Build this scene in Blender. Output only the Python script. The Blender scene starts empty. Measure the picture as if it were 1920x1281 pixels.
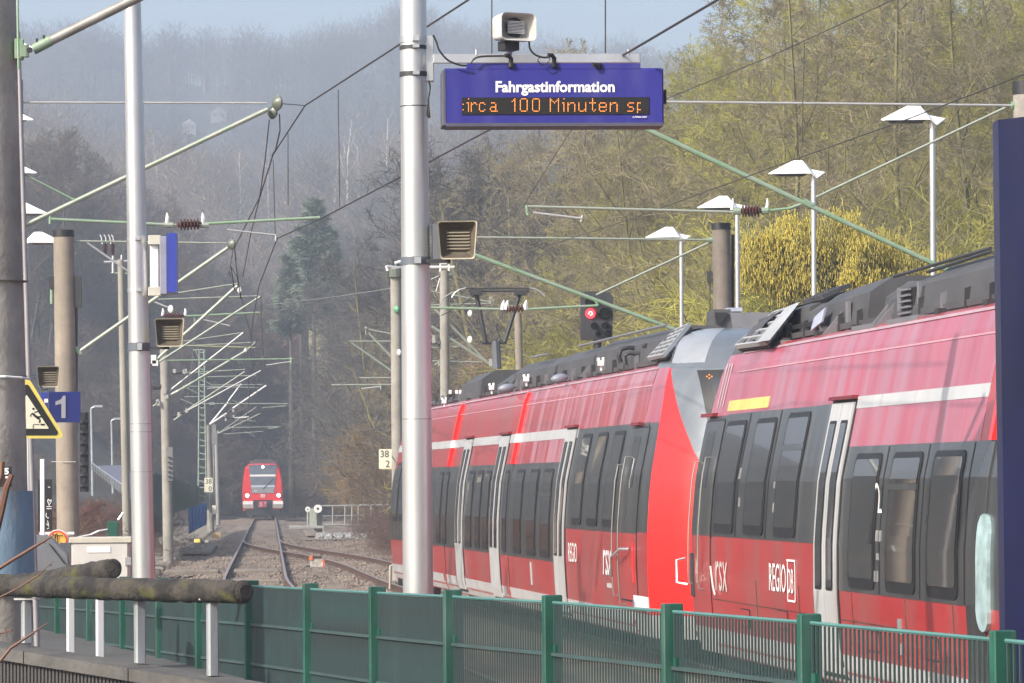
import bpy, math, random
import numpy as np
from mathutils import Vector, Matrix
random.seed(7)
S = bpy.context.scene
COL = S.collection
R = math.radians

# ------------------------------------------------------------------ camera
FPX = 7000.0                    # focal length in pixels of a 1920 px wide picture
CAMZ = 2.3                      # metres above the rail head
def _cam_axes():
    # the direction of the straight main track (+Y) meets the picture at (504, 902)
    yaw = math.atan((960-504)/FPX); pit = math.atan((902-640.5)/FPX)
    F = Vector((math.sin(yaw)*math.cos(pit), math.cos(yaw)*math.cos(pit), math.sin(pit)))
    R0 = Vector((math.cos(yaw), -math.sin(yaw), 0)); U0 = R0.cross(F)
    r = R(0.5)
    return F, R0*math.cos(r)-U0*math.sin(r), U0*math.cos(r)+R0*math.sin(r)
CF, CR, CU = _cam_axes()
CP = Vector((0, 0, CAMZ))
cam = bpy.data.objects.new('camera', bpy.data.cameras.new('camera')); COL.objects.link(cam)
cam.matrix_world = Matrix(((CR.x, CU.x, -CF.x, CP.x), (CR.y, CU.y, -CF.y, CP.y), (CR.z, CU.z, -CF.z, CP.z), (0, 0, 0, 1)))
cam.data.sensor_width = 36; cam.data.lens = FPX*36/1920
cam.data.clip_start = 0.5; cam.data.clip_end = 6000
S.camera = cam
def proj(p):
    d = Vector(p)-CP; w = d.dot(CF)
    return 960+FPX*d.dot(CR)/w, 640.5-FPX*d.dot(CU)/w
def at(px, py, Y):
    """point seen at picture position (px, py) at distance Y along the track"""
    d = CF + CR*((px-960)/FPX) + CU*((640.5-py)/FPX)
    return CP + d*(Y/d.y)
# ------------------------------------------------------------------ light
SUN_AZ, SUN_EL = R(-128), R(33)          # azimuth from +Y towards +X : behind the camera, to the left
sd = Vector((math.sin(SUN_AZ)*math.cos(SUN_EL), math.cos(SUN_AZ)*math.cos(SUN_EL), math.sin(SUN_EL)))
sun = bpy.data.objects.new('sun', bpy.data.lights.new('sun', 'SUN')); COL.objects.link(sun)
sun.rotation_euler = sd.to_track_quat('Z', 'Y').to_euler(); sun.location = (0, 0, 50)
sun.data.energy = 3.7; sun.data.angle = R(0.6); sun.data.color = (1, 0.93, 0.83)
W = bpy.data.worlds.new('World'); S.world = W; W.use_nodes = True
nt = W.node_tree; bg = nt.nodes['Background']
sky = nt.nodes.new('ShaderNodeTexSky'); sky.sky_type = 'NISHITA'; sky.sun_disc = False
sky.sun_elevation = SUN_EL; sky.sun_rotation = SUN_AZ % (2*math.pi); sky.air_density = 1.0; sky.dust_density = 4.0; sky.ozone_density = 1.6
nt.links.new(sky.outputs[0], bg.inputs[0]); bg.inputs[1].default_value = 0.15
S.view_settings.view_transform = 'Standard'; S.view_settings.look = 'None'
S.view_settings.gamma = 1; S.view_settings.use_curve_mapping = False
S.view_settings.exposure = 0.58
S.cycles.volume_bounces = 1; S.cycles.max_bounces = 7; S.cycles.transparent_max_bounces = 8
S.cycles.volume_max_steps = 64
S.cycles.use_denoising = True

# ------------------------------------------------------------------ helpers
_m = {}
def mat(name, c, rough=0.7, metal=0.0, var=0.15, scale=3.0, bump=0.0, coat=0.0, emit=None, spec=0.5,
        c2=None, stretch=(1, 1, 1), ramp=(0.35, 0.65), bscale=None, streak=None):
    if name in _m: return _m[name]
    m = bpy.data.materials.new(name); m.use_nodes = True; _m[name] = m
    n = m.node_tree.nodes; l = m.node_tree.links; b = n['Principled BSDF']
    b.inputs['Roughness'].default_value = rough; b.inputs['Metallic'].default_value = metal
    b.inputs['Specular IOR Level'].default_value = spec
    if coat: b.inputs['Coat Weight'].default_value = coat; b.inputs['Coat Roughness'].default_value = 0.15
    c = tuple(c)+(1,)
    if c2 is None: c2 = tuple(min(1, v*(1-var*1.6)) for v in c[:3])
    c2 = tuple(c2)+(1,)
    if emit:
        b.inputs['Emission Color'].default_value = tuple(emit[0])+(1,); b.inputs['Emission Strength'].default_value = emit[1]
        b.inputs['Base Color'].default_value = c; return m
    tc = n.new('ShaderNodeTexCoord'); mp = n.new('ShaderNodeMapping'); mp.inputs['Scale'].default_value = stretch
    l.new(tc.outputs['Object'], mp.inputs['Vector'])
    ns = n.new('ShaderNodeTexNoise'); ns.inputs['Scale'].default_value = scale; ns.inputs['Detail'].default_value = 5
    ns.inputs['Roughness'].default_value = 0.62
    l.new(mp.outputs[0], ns.inputs['Vector'])
    rp = n.new('ShaderNodeValToRGB'); rp.color_ramp.elements[0].position = ramp[0]; rp.color_ramp.elements[1].position = ramp[1]
    rp.color_ramp.elements[0].color = c2; rp.color_ramp.elements[1].color = c
    l.new(ns.outputs['Fac'], rp.inputs[0]); out = rp.outputs[0]
    if streak:      # (colour, scale vector, low, high): dirt runs / stains
        mp2 = n.new('ShaderNodeMapping'); mp2.inputs['Scale'].default_value = streak[1]
        l.new(tc.outputs['Object'], mp2.inputs['Vector'])
        n2 = n.new('ShaderNodeTexNoise'); n2.inputs['Scale'].default_value = 1; n2.inputs['Detail'].default_value = 6
        l.new(mp2.outputs[0], n2.inputs['Vector'])
        r2 = n.new('ShaderNodeMapRange'); r2.inputs[1].default_value = streak[2]; r2.inputs[2].default_value = streak[3]
        l.new(n2.outputs['Fac'], r2.inputs[0])
        if len(streak) > 4: r2.inputs[4].default_value = streak[4]
        mx = n.new('ShaderNodeMix'); mx.data_type = 'RGBA'
        l.new(r2.outputs[0], mx.inputs['Factor']); l.new(out, mx.inputs['A']); mx.inputs['B'].default_value = tuple(streak[0])+(1,)
        out = mx.outputs['Result']
    l.new(out, b.inputs['Base Color'])
    if bump:
        n3 = n.new('ShaderNodeTexNoise'); n3.inputs['Scale'].default_value = bscale or scale*6; n3.inputs['Detail'].default_value = 4
        l.new(mp.outputs[0], n3.inputs['Vector'])
        bp = n.new('ShaderNodeBump'); bp.inputs['Strength'].default_value = bump; bp.inputs['Distance'].default_value = 0.02
        l.new(n3.outputs['Fac'], bp.inputs['Height']); l.new(bp.outputs[0], b.inputs['Normal'])
    rr = n.new('ShaderNodeMapRange'); rr.inputs[3].default_value = max(0.02, rough-0.08); rr.inputs[4].default_value = min(1, rough+0.08)
    l.new(ns.outputs['Fac'], rr.inputs[0]); l.new(rr.outputs[0], b.inputs['Roughness'])
    return m

def wmat(o):
    M = Matrix.Identity(4)
    while o is not None:
        M = o.matrix_basis @ M; o = o.parent
    return M
def tag(o, label=None, cat=None, group=None, kind=None):
    if label: o['label'] = label
    if cat: o['category'] = cat
    if group: o['group'] = group
    if kind: o['kind'] = kind
    return o
def thing(name, loc, label, cat, group=None, rotz=0.0):
    o = bpy.data.objects.new(name, None); COL.objects.link(o)
    o.location = loc; o.rotation_euler = (0, 0, rotz); o.empty_display_size = 0.2
    return tag(o, label, cat, group)

class MB:
    """collects shapes in world coordinates (or in the frame T) and links them as ONE mesh object"""
    def __init__(s, T=None): s.v = []; s.f = []; s.T = T
    def add(s, vs, fs):
        b = len(s.v)
        if s.T is not None: vs = [s.T @ Vector(p) for p in vs]
        s.v.extend([tuple(p) for p in vs]); s.f.extend([tuple(i+b for i in f) for f in fs]); return s
    def box(s, c, d, rz=0.0, taper=1.0):
        x, y, z = d[0]/2, d[1]/2, d[2]/2; cr, sr = math.cos(rz), math.sin(rz); vs = []
        for k in (-1, 1):
            t = taper if k > 0 else 1
            for i, j in ((-1, -1), (1, -1), (1, 1), (-1, 1)):
                a, b = i*x*t, j*y*t; vs.append((c[0]+a*cr-b*sr, c[1]+a*sr+b*cr, c[2]+k*z))
        return s.add(vs, [(3, 2, 1, 0), (4, 5, 6, 7), (0, 1, 5, 4), (1, 2, 6, 5), (2, 3, 7, 6), (3, 0, 4, 7)])
    def bbox(s, c, d, rz=0.0, b=0.01):
        """box with chamfered vertical edges and top"""
        x, y, z = d[0]/2, d[1]/2, d[2]/2; cr, sr = math.cos(rz), math.sin(rz)
        ring = [(-x+b, -y), (x-b, -y), (x, -y+b), (x, y-b), (x-b, y), (-x+b, y), (-x, y-b), (-x, -y+b)]
        vs = []
        for zz, k in ((-z, 1), (z-b, 1), (z, 0)):
            for (a, q) in ring:
                if not k: a *= (x-b)/x; q *= (y-b)/y
                vs.append((c[0]+a*cr-q*sr, c[1]+a*sr+q*cr, c[2]+zz))
        fs = [tuple(range(7, -1, -1)), tuple(range(16, 24))]
        for L in (0, 8): fs += [(L+i, L+(i+1) % 8, L+8+(i+1) % 8, L+8+i) for i in range(8)]
        return s.add(vs, fs)
    def tube(s, pts, r, n=8, cap=True):
        pts = [Vector(p) for p in pts]; m = len(pts)
        rs = list(r) if hasattr(r, '__len__') else [r]*m
        vs = []; prev = None
        for i, p in enumerate(pts):
            t = (pts[min(i+1, m-1)]-pts[max(i-1, 0)])
            if t.length < 1e-9: t = Vector((0, 0, 1))
            t.normalize()
            if prev is None:
                a = Vector((0, 0, 1)) if abs(t.z) < 0.9 else Vector((1, 0, 0)); u = t.cross(a).normalized()
            else:
                u = (prev-t*prev.dot(t));
                u = u.normalized() if u.length > 1e-6 else t.orthogonal().normalized()
            prev = u; w = t.cross(u)
            for k in range(n):
                a = 2*math.pi*k/n; vs.append(p+(u*math.cos(a)+w*math.sin(a))*rs[i])
        fs = [(i*n+k, i*n+(k+1) % n, (i+1)*n+(k+1) % n, (i+1)*n+k) for i in range(m-1) for k in range(n)]
        if cap: fs += [tuple(range(n-1, -1, -1)), tuple((m-1)*n+k for k in range(n))]
        return s.add(vs, fs)
    def lathe(s, p0, p1, prof, n=12):
        """prof: list of (t along p0-p1 in 0..1, radius)"""
        p0, p1 = Vector(p0), Vector(p1)
        ax = (p1-p0); u = ax.normalized().orthogonal().normalized(); w = ax.normalized().cross(u)
        vs = []
        for t, r in prof:
            for k in range(n):
                a = 2*math.pi*k/n; vs.append(p0+ax*t+(u*math.cos(a)+w*math.sin(a))*max(r, 1e-4))
        m = len(prof)
        fs = [(i*n+k, i*n+(k+1) % n, (i+1)*n+(k+1) % n, (i+1)*n+k) for i in range(m-1) for k in range(n)]
        fs += [tuple(range(n-1, -1, -1)), tuple((m-1)*n+k for k in range(n))]
        return s.add(vs, fs)
    def prism(s, poly, d):
        """poly: 3-D points of one face; d: extrusion vector"""
        d = Vector(d); n = len(poly); vs = [Vector(p) for p in poly]+[Vector(p)+d for p in poly]
        return s.add(vs, [tuple(range(n-1, -1, -1)), tuple(range(n, 2*n))]+[(i, (i+1) % n, n+(i+1) % n, n+i) for i in range(n)])
    def build(s, name, m, parent=None, smooth=False, loc=None, **kw):
        me = bpy.data.meshes.new(name)
        if parent is not None:
            I = wmat(parent).inverted(); vs = [tuple(I @ Vector(p)) for p in s.v]
        elif loc is not None:
            L = Vector(loc); vs = [tuple(Vector(p)-L) for p in s.v]
        else: vs = s.v
        me.from_pydata(vs, [], s.f); me.materials.append(m)
        if smooth:
            me.shade_smooth()
            try: me.set_sharp_from_angle(angle=R(40))
            except Exception: pass
        me.update()
        o = bpy.data.objects.new(name, me); COL.objects.link(o); o.parent = parent
        if parent is None and loc is not None: o.location = loc
        return tag(o, **kw)

def raw_mesh(name, vs, fs, m, loc=(0, 0, 0)):
    """vs (n,3) array, fs (k,3|4) array"""
    vs = np.asarray(vs, dtype=np.float32); fs = np.asarray(fs, dtype=np.int32)
    me = bpy.data.meshes.new(name); k, q = fs.shape
    me.vertices.add(len(vs)); me.vertices.foreach_set('co', vs.ravel())
    me.loops.add(k*q); me.loops.foreach_set('vertex_index', fs.ravel())
    me.polygons.add(k); me.polygons.foreach_set('loop_start', np.arange(0, k*q, q, dtype=np.int32))
    me.update(calc_edges=True)
    for mm in (m if isinstance(m, (list, tuple)) else [m]): me.materials.append(mm)
    return me
def link(name, me, parent=None, loc=None, **kw):
    o = bpy.data.objects.new(name, me); COL.objects.link(o); o.parent = parent
    if loc is not None: o.location = loc
    return tag(o, **kw)
def copy_tree(o, parent=None):
    c = o.copy(); COL.objects.link(c); c.parent = parent
    for ch in o.children: copy_tree(ch, c)
    return c
def text(body, org, right, up, h, m, parent, name='lettering', off=0.0, xs=1.0, ext=0.002, center=False, raise_=0.003):
    cu = bpy.data.curves.new('t', 'FONT'); cu.body = body; cu.size = 1.0; cu.offset = off; cu.extrude = 0
    if center: cu.align_x = 'CENTER'
    cu.resolution_u = 3
    t = bpy.data.objects.new('t', cu); COL.objects.link(t)
    dg = bpy.context.evaluated_depsgraph_get()
    me0 = bpy.data.meshes.new_from_object(t.evaluated_get(dg))
    right = Vector(right).normalized(); up = Vector(up).normalized(); nr = right.cross(up)
    k = h/0.70          # cap height of the built-in face is about 0.70
    b = MB(); b.v = [tuple(Vector(org)+right*v.co.x*k*xs+up*v.co.y*k+nr*raise_) for v in me0.vertices]
    b.f = [tuple(p.vertices) for p in me0.polygons]
    bpy.data.objects.remove(t); bpy.data.meshes.remove(me0); bpy.data.curves.remove(cu)
    return b.build(name, m, parent)

# ------------------------------------------------------------------ materials
M_galv = mat('galvanised_steel', (.62, .63, .64), .38, .75, .12, 2, .05, stretch=(1, 1, .3))
M_silver = mat('silver_pole_paint', (.71, .71, .72), .36, .68, .14, 1.5, .03, stretch=(1, 1, .25), streak=((.36, .34, .32), (9, 9, .7), .52, .78, .6))
M_white = mat('white_paint', (.8, .8, .8), .45, var=.06)
M_green = mat('green_fence_paint', (.014, .10, .068), .5, var=.25, scale=2, bump=.1, streak=((.07, .13, .115), (7, 7, 1.5), .5, .72, .7))
M_tube = mat('pale_green_tube', (.27, .33, .26), .5, .3, .2, 6, c2=(.36, .37, .33))
M_tubeg = mat('green_tube', (.19, .32, .19), .5, .1, .2, 6, c2=(.28, .34, .27))
M_tubew = mat('bright_galvanised_tube', (.5, .5, .49), .4, .4, .1, 6)
M_wire = mat('wire_metal', (.06, .055, .055), .5, .3, .1)
M_wirel = mat('light_wire', (.3, .3, .29), .5, .3, .1)
M_ins = mat('brown_insulator', (.09, .035, .03), .25, 0, .15, 9)
M_insw = mat('white_insulator', (.75, .75, .73), .3, 0, .05, 9)
M_conc = mat('warm_concrete', (.33, .28, .225), .85, 0, .22, 1.6, .25, streak=((.19, .17, .15), (6, 6, .45), .52, .75, .7), bscale=30)
M_concd = mat('weathered_concrete', (.42, .39, .35), .9, 0, .3, 1.5, .35, streak=((.15, .14, .13), (4, 4, .4), .5, .75, .6), bscale=25)
M_concg = mat('grey_concrete', (.36, .36, .34), .85, 0, .2, 1.3, .3, bscale=18)
M_black = mat('black_plastic', (.018, .018, .02), .5, var=.1)
M_dark = mat('dark_metal', (.05, .05, .053), .55, .2, .2)
M_blue = mat('sign_blue', (.03, .05, .34), .35, var=.05, coat=.3)
M_navy = mat('navy_panel', (.010, .012, .07), .4, 0, .3, .8, coat=.15, streak=((.02, .022, .06), (3, 3, .6), .45, .7, .8))
M_dsa = mat('display_blue', (.034, .033, .25), .5, var=.12, scale=1.2, spec=.25, streak=((.07, .07, .25), (5, 5, 1.2), .5, .75, .6))
M_signw = mat('sign_white', (.8, .8, .8), .5, var=.02)
M_cream = mat('cream_white', (.75, .72, .58), .5, var=.04)
M_yellow = mat('warning_yellow', (.75, .62, .15), .5, var=.06)
M_hornm = mat('speaker_beige', (.42, .38, .29), .6, var=.2, scale=4)
M_hornd = mat('speaker_brown_inside', (.12, .10, .07), .7, var=.25, scale=5)
# ================================================================== terrain
def sm(t): t = max(0.0, min(1.0, t)); return t*t*(3-2*t)
_fy = [330, 380, 450, 520, 620, 700, 800, 900, 1000, 1100, 1200, 1300, 1450, 1800, 2600, 6000]
_fz = [0, 4, 10, 22, 43, 45, 50, 72, 98, 115, 128, 133, 122, 90, 40, 0]
def grade(Y): return -0.0012*max(0, min(Y, 400)-100)
def hgt(X, Y):
    z = -0.38 + grade(Y)
    # forward hillside
    f = float(np.interp(Y, _fy, _fz))
    px = 504+7000*X/max(Y, 50)
    ridge = 1.012+0.008*math.sin(px/150.0+1.0)+0.012*math.sin(px/57.0)+.008*math.sin(px/23.0)
    ridge += float(np.interp(px, [-200, 50, 330, 600, 760, 950, 1150, 1500, 2500], [-.06, -.055, -.01, .03, .03, -.04, -.075, -.05, .02]))
    z += f*ridge
    # left slope
    if Y > 85 and X < -5.5: z += min(16, .33*(-X-5.5))*sm((Y-85)/60)*(1-.5*sm((Y-600)/400))
    if Y > 235 and X < -5.5: z += min(11, .55*(-X-5.5))*sm((Y-235)/60)*(1-sm((Y-460)/120))
    # right bank
    if X > 10.5: z += min(11, .38*(X-10.5))*(1-.5*sm((Y-500)/400))
    # banks close in behind the point where the line curves away
    if 300 < Y < 620 and X > 2: z += min(6, .4*(X-2))*sm((Y-300)/60)*(1-sm((Y-520)/100))
    z += .22*math.sin(X*.7+Y*.13)*sm((abs(X-1)-9)/6)
    return z
def sheet(name, xs, ys, zf, m, **kw):
    vs = [(x, y, zf(x, y)) for y in ys for x in xs]; nx = len(xs)
    fs = [(j*nx+i, j*nx+i+1, (j+1)*nx+i+1, (j+1)*nx+i) for j in range(len(ys)-1) for i in range(nx-1)]
    me = raw_mesh(name, vs, fs, m); me.shade_smooth()
    return link(name, me, **kw)
M_ground = mat('woodland_ground', (.085, .07, .05), .95, 0, .3, .35, .5, c2=(.045, .045, .032), bscale=3)
xs = sorted(set([-1500, -900, -600, -400, -300, -240, -200]+list(range(-160, -40, 8))+[v*1.5 for v in range(-26, 40)]+list(range(60, 260, 8))+[300, 400, 600, 900, 1500]))
ys = sorted(set([-60, -20, 0]+list(range(10, 120, 6))+list(range(120, 460, 12))+list(range(460, 1500, 30))+[1600, 1800, 2200, 2600, 3500, 5000]))
sheet('ground', xs, ys, hgt, M_ground, label='brown woodland ground rising to the hills', kind='structure')

# ---- tracks
_t2 = [(10, 8.65), (28, 7.39), (50, 5.85), (65, 4.80), (77, 3.95), (86, 3.45), (95, 3.15), (108, 2.72), (120, 1.95), (135, .6), (148, -.2), (160, -.38)]
def c2(Y):
    """centre line of the track under the long train, joined to the main track by a turnout"""
    P = _t2
    if Y <= P[0][0]: return P[0][1]+.07*(P[0][0]-Y)
    if Y >= P[-1][0]: return P[-1][1]
    for i in range(len(P)-1):
        if P[i][0] <= Y <= P[i+1][0]:
            p0 = P[max(i-1, 0)]; p1 = P[i]; p2 = P[i+1]; p3 = P[min(i+2, len(P)-1)]
            h = p2[0]-p1[0]; t = (Y-p1[0])/h
            m1 = (p2[1]-p0[1])/(p2[0]-p0[0])*h; m2 = (p3[1]-p1[1])/(p3[0]-p1[0])*h
            return (2*t**3-3*t**2+1)*p1[1]+(t**3-2*t**2+t)*m1+(-2*t**3+3*t**2)*p2[1]+(t**3-t**2)*m2
def c1(Y):
    if Y > 270: return -.38-.0011*(Y-270)**2
    if Y >= 95: return -.38
    if Y >= 58: return -.38+.0009*(95-Y)**2
    return -.38+.0009*37**2+.0666*(58-Y)
M_rail = mat('rusty_rail', (.13, .075, .055), .7, .3, .25, 3)
M_railh = mat('worn_rail_head', (.36, .30, .28), .5, .4, .1, 3)
M_sleep = mat('sleeper_concrete', (.26, .235, .2), .9, 0, .25, 2, .2)
M_ball = mat('ballast_bed', (.27, .21, .16), .95, 0, .3, .25, 1.0, c2=(.17, .135, .11), bscale=9,
             streak=((.07, .065, .06), (2.0, .12, 1), .5, .68, .8))
def track(name, cf, y0, y1, ys, label, slp):
    root = tag(bpy.data.objects.new(name, None), label, None, None, 'structure'); COL.objects.link(root); root.location = (cf(y0), y0, 0)
    for sgn in (-1, 1):
        rb = MB(); hb = MB(); pr = [(-.07, -.165), (.07, -.165), (.07, -.145), (.012, -.13), (.012, -.045), (.035, -.035), (.035, -.004), (-.035, -.004), (-.035, -.035), (-.012, -.045), (-.012, -.13), (-.07, -.145)]
        n = len(pr); vs = []; hv = []
        for Y in ys:
            x = cf(Y)+sgn*.753
            g = grade(Y)
            vs += [(x+a, Y, b+g) for a, b in pr]; hv += [(x-.034, Y, g), (x+.034, Y, g), (x+.034, Y, g-.006), (x-.034, Y, g-.006)]
        rb.add(vs, [(i*n+k, i*n+(k+1) % n, (i+1)*n+(k+1) % n, (i+1)*n+k) for i in range(len(ys)-1) for k in range(n)])
        hb.add(hv, [(i*4+k, i*4+(k+1) % 4, (i+1)*4+(k+1) % 4, (i+1)*4+k) for i in range(len(ys)-1) for k in range(4)])
        ro = rb.build('rail', M_rail, root); hb.build('rail_head', M_railh, ro)
    sl = MB().bbox((0, 0, -.115), (2.5, .26, .19), b=.02).build('sleeper', M_sleep, root)
    Y = slp[0]; first = True
    while Y < slp[1]:
        o = sl if first else sl.copy()
        if not first: COL.objects.link(o); o.parent = root
        first = False
        o.location = (cf(Y)-root.location.x+random.uniform(-.02, .02), Y-root.location.y, -.085+grade(Y)); 
        o.rotation_euler = (0, 0, math.atan(-(cf(Y+1)-cf(Y-1))/2)+random.uniform(-.01, .01)); Y += .62
    return root
ysm = [10+i*2.5 for i in range(33)]+[92.5+i*6 for i in range(30)]+[275+i*4 for i in range(20)]
track('main_track', c1, 10, 350, ysm, 'straight main track with the oncoming train on it', (66, 235))
track('siding_track', c2, 10, 160, [10+i*2 for i in range(75)], 'track curving off to the long red train', (72, 136))
def bz(x, Y):
    g = grade(Y); d = min(abs(x-c1(Y)), abs(x-c2(Y)) if Y < 160 else 99)
    return -.165+g if d < 1.5 else -.165+g-.35*min(.33, (d-1.5))
sheet('ballast', [-9+i*.45 for i in range(46)], [8+i*2.5 for i in range(60)]+[158+i*8 for i in range(25)], lambda x, y: bz(x, y)+.02*math.sin(x*9+y*3), M_ball,
      label='grey brown ballast under and beside the tracks', kind='structure')
# loose stones
def stones(name, n, yr, xf, size, m, label, zf, seed):
    rg = np.random.default_rng(seed)
    Y = yr[0]+(yr[1]-yr[0])*rg.random(n)**1.5; X = np.array([xf(y, rg) for y in Y])
    base = np.array([(1, 0, 0), (-.5, .87, 0), (-.5, -.87, 0), (.2, .1, .8), (.1, -.2, -.6)]); F = np.array([(0, 1, 3), (1, 2, 3), (2, 0, 3), (1, 0, 4), (2, 1, 4), (0, 2, 4)])
    s = size*(.5+rg.random(n)); a = rg.random(n)*6.28
    V = base[None]*s[:, None, None]*(0.7+.6*rg.random((n, 5, 3)))
    ca, sa = np.cos(a)[:, None], np.sin(a)[:, None]
    V = np.stack([V[:, :, 0]*ca-V[:, :, 1]*sa, V[:, :, 0]*sa+V[:, :, 1]*ca, V[:, :, 2]], 2)
    Z = np.array([zf(x, y) for x, y in zip(X, Y)])
    V += np.stack([X, Y, Z+s*.15], 1)[:, None, :]
    FF = F[None]+(np.arange(n)*5)[:, None, None]
    me = raw_mesh(name, V.reshape(-1, 3), FF.reshape(-1, 3), m)
    return link(name, me, label=label, kind='stuff')
M_stone = mat('ballast_stone', (.31, .25, .20), .9, 0, .3, .6, c2=(.15, .12, .10))
stones('ballast_stones', 26000, (70, 175), lambda y, g: random.uniform(-5.5, 5.5), .038, M_stone, 'loose grey brown ballast stones between the rails', bz, 3)
# concrete slabs between and beside the rails
for k, (x, Y, w, d, lab) in enumerate([(-.38, 103, 1.25, 1.6, 'pale concrete crossing slab between the main rails'), (-2.15, 103, 1.5, 1.5, 'pale concrete slab beside the left main rail'),
                        (-.38, 92, 1.25, 1.2, 'second concrete slab between the main rails, nearer the fence'), (-2.9, 142, 1.6, 14, 'long grey cable trough cover left of the track'),
                        (2.3, 190, 1.1, 16, 'grey cable duct lid right of the track beside the steel cabinet')]):
    tag(MB().bbox((x, Y, -.115+grade(Y)), (w, d, .12), b=.03).build('concrete_slab', mat('old_slab', (.27, .23, .19), .9, 0, .25, 2, .3), loc=(x, Y, 0)), lab, 'slab')
M_plat = mat('platform_asphalt', (.09, .09, .088), .9, 0, .2, 1, .3)
pb = MB(); 
pb.add([(c1(8)-1.65, 8, .55), (c1(8)-1.65, 8, -.4), (c1(58)-1.65, 58, -.4), (c1(58)-1.65, 58, .55), (-6.5, 8, .55), (-6.5, 8, -.4), (-6.5, 58, -.4), (-6.5, 58, .55)],
       [(0, 1, 2, 3), (7, 6, 5, 4), (4, 0, 3, 7), (3, 2, 6, 7), (0, 4, 5, 1)])
pb.build('platform', M_plat, label='asphalt platform of track one behind the green fence', kind='structure')
pb = MB(); xr = lambda Y: c2(Y)+1.65
pb.add([(xr(10), 10, .55), (xr(10), 10, -.4), (xr(84), 84, -.4), (xr(84), 84, .55), (xr(10)+3, 10, .55), (xr(10)+3, 10, -.4), (xr(84)+3, 84, -.4), (xr(84)+3, 84, .55)],
       [(3, 2, 1, 0), (4, 5, 6, 7), (7, 3, 0, 4), (3, 7, 6, 2), (0, 1, 5, 4)])
pb.build('platform', M_plat, label='far platform hidden behind the long red train', kind='structure')

# ================================================================== green fence
PY = [14.2, 16.3, 18.4, 20.5, 22.6, 24.7, 26.8, 29.0, 31.2, 33.4, 35.6, 37.8, 40.0, 42.2, 44.4, 46.6]
PX = [2180+1150, 2440, 1880, 1517, 1260, 1035, 848, 707, 582, 471, 378, 303, 235, 172, 112, 55]
TOP = [1330, 1254, 1201, 1168, 1147, 1130, 1119, 1112, 1105, 1099, 1096, 1093, 1090, 1088, 1086, 1084]
PP = [at(a, b, c) for a, b, c in zip(PX, TOP, PY)]
PP[0] = Vector((PP[1].x+.65, PY[0], PP[1].z))
FR = thing('platform_fence', (PP[5].x, PP[5].y, .55), 'green steel bar fence running along the bottom of the view', 'fence')
barmat = mat('green_bar_paint', (.045, .092, .09), .5, 0, .15, 3, c2=(.045, .065, .066))
nb = 0
for i, p in enumerate(PP):
    a = PP[max(i-1, 0)]; b = PP[min(i+1, len(PP)-1)]; d = (b-a); d.z = 0; d.normalize(); ang = math.atan2(d.y, d.x)
    MB().bbox((p.x, p.y, p.z-.62), (.128, .06, 1.34), ang+R(90), b=.006).build('post', M_green, FR)
for i in range(len(PP)-1):
    a, b = PP[i], PP[i+1]; d = b-a; L = d.length; dn = d.normalized(); side = Vector((-dn.y, dn.x, 0)).normalized()
    near = i < 8
    pan = MB().tube([a+Vector((0, 0, .0)), b+Vector((0, 0, .0))], .012, 6).build('top_rail', mat('fence_top_rail', (.08, .20, .19), .45, var=.1), FR)
    for q in (.34, .69, 1.04):
        zz = Vector((0, 0, -q)); u = Vector((0, 0, .011)); w = side*.02
        MB().prism([a+zz-u-w, a+zz+u-w, a+zz+u+w, a+zz-u+w], d).build('cross_rail', barmat, FR)
    n = 42; h = 1.15; bm0 = None; mb = MB()
    ang = math.atan2(dn.y, dn.x)
    if near and 1 <= i <= 7:
        # single bars, one mesh shared along the panel
        sl = (b.z-a.z)
        for k in range(n):
            t = (k+.8)/(n+.6); c = a+d*t
            if bm0 is None:
                bm0 = MB().box((0, 0, 0), (.0065, .0125, h), 0)
                o = MB(); o.v = [(c.x+v[0]*math.cos(ang)-v[1]*math.sin(ang), c.y+v[0]*math.sin(ang)+v[1]*math.cos(ang), c.z-.012-h/2+v[2]) for v in bm0.v]; o.f = bm0.f
                o = o.build('bar', barmat, FR); base = c.copy(); proto = o
            else:
                o = proto.copy(); COL.objects.link(o); o.parent = FR; o.location = c-base
            nb += 1
    else:
        for k in range(n):
            t = (k+.8)/(n+.6); c = a+d*t; mb.box((c.x, c.y, c.z-.012-h/2), (.0065, .0125, h), ang)
        mb.build('bars', barmat, FR, kind='stuff')
    # brackets that clamp the panel to its posts
    for e, s_ in ((a, 1), (b, -1)):
        c = e+dn*s_*.075+Vector((0, 0, -.3)); MB().box(c, (.05, .03, .05), ang).build('clamp', M_green, FR)

# ================================================================== log railing on the concrete wall
M_log = mat('mossy_log', (.055, .048, .04), .95, 0, .3, 4, 1.0, c2=(.016, .015, .014), ramp=(.42, .58), bscale=22, streak=((.085, .085, .015), (4, 4, 7), .54, .66, .75))
def log(pts, r, root):
    P = []; rr = []
    n = 60
    for k in range(n+1):
        t = k/n; j = t*(len(pts)-1); i = min(int(j), len(pts)-2); p = pts[i].lerp(pts[i+1], j-i)
        P.append(p+Vector((0, 0, random.uniform(-.004, .004)))); rr.append(r*random.uniform(.96, 1.05))
    P = [P[0]]+P+[P[-1]+(P[-1]-P[-2]).normalized()*.012]; rr = [r*.8]+rr+[r*.82]
    t_ = MB().tube(P, rr, 20); c_ = [P[min(len(P)-1, i//20)] for i in range(len(t_.v))]
    t_.v = [tuple(c+(Vector(v)-c)*(1+.05*math.sin(i*1.7)*math.sin(i*.37)+random.uniform(-.025, .025))) for i, (v, c) in enumerate(zip(t_.v, c_))]
    return t_.build('log', M_log, root, smooth=True)
lr = thing('log_railing', at(262, 1240, 26), 'mossy log handrail on galvanised posts along the concrete wall, nearer one', 'railing')
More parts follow.
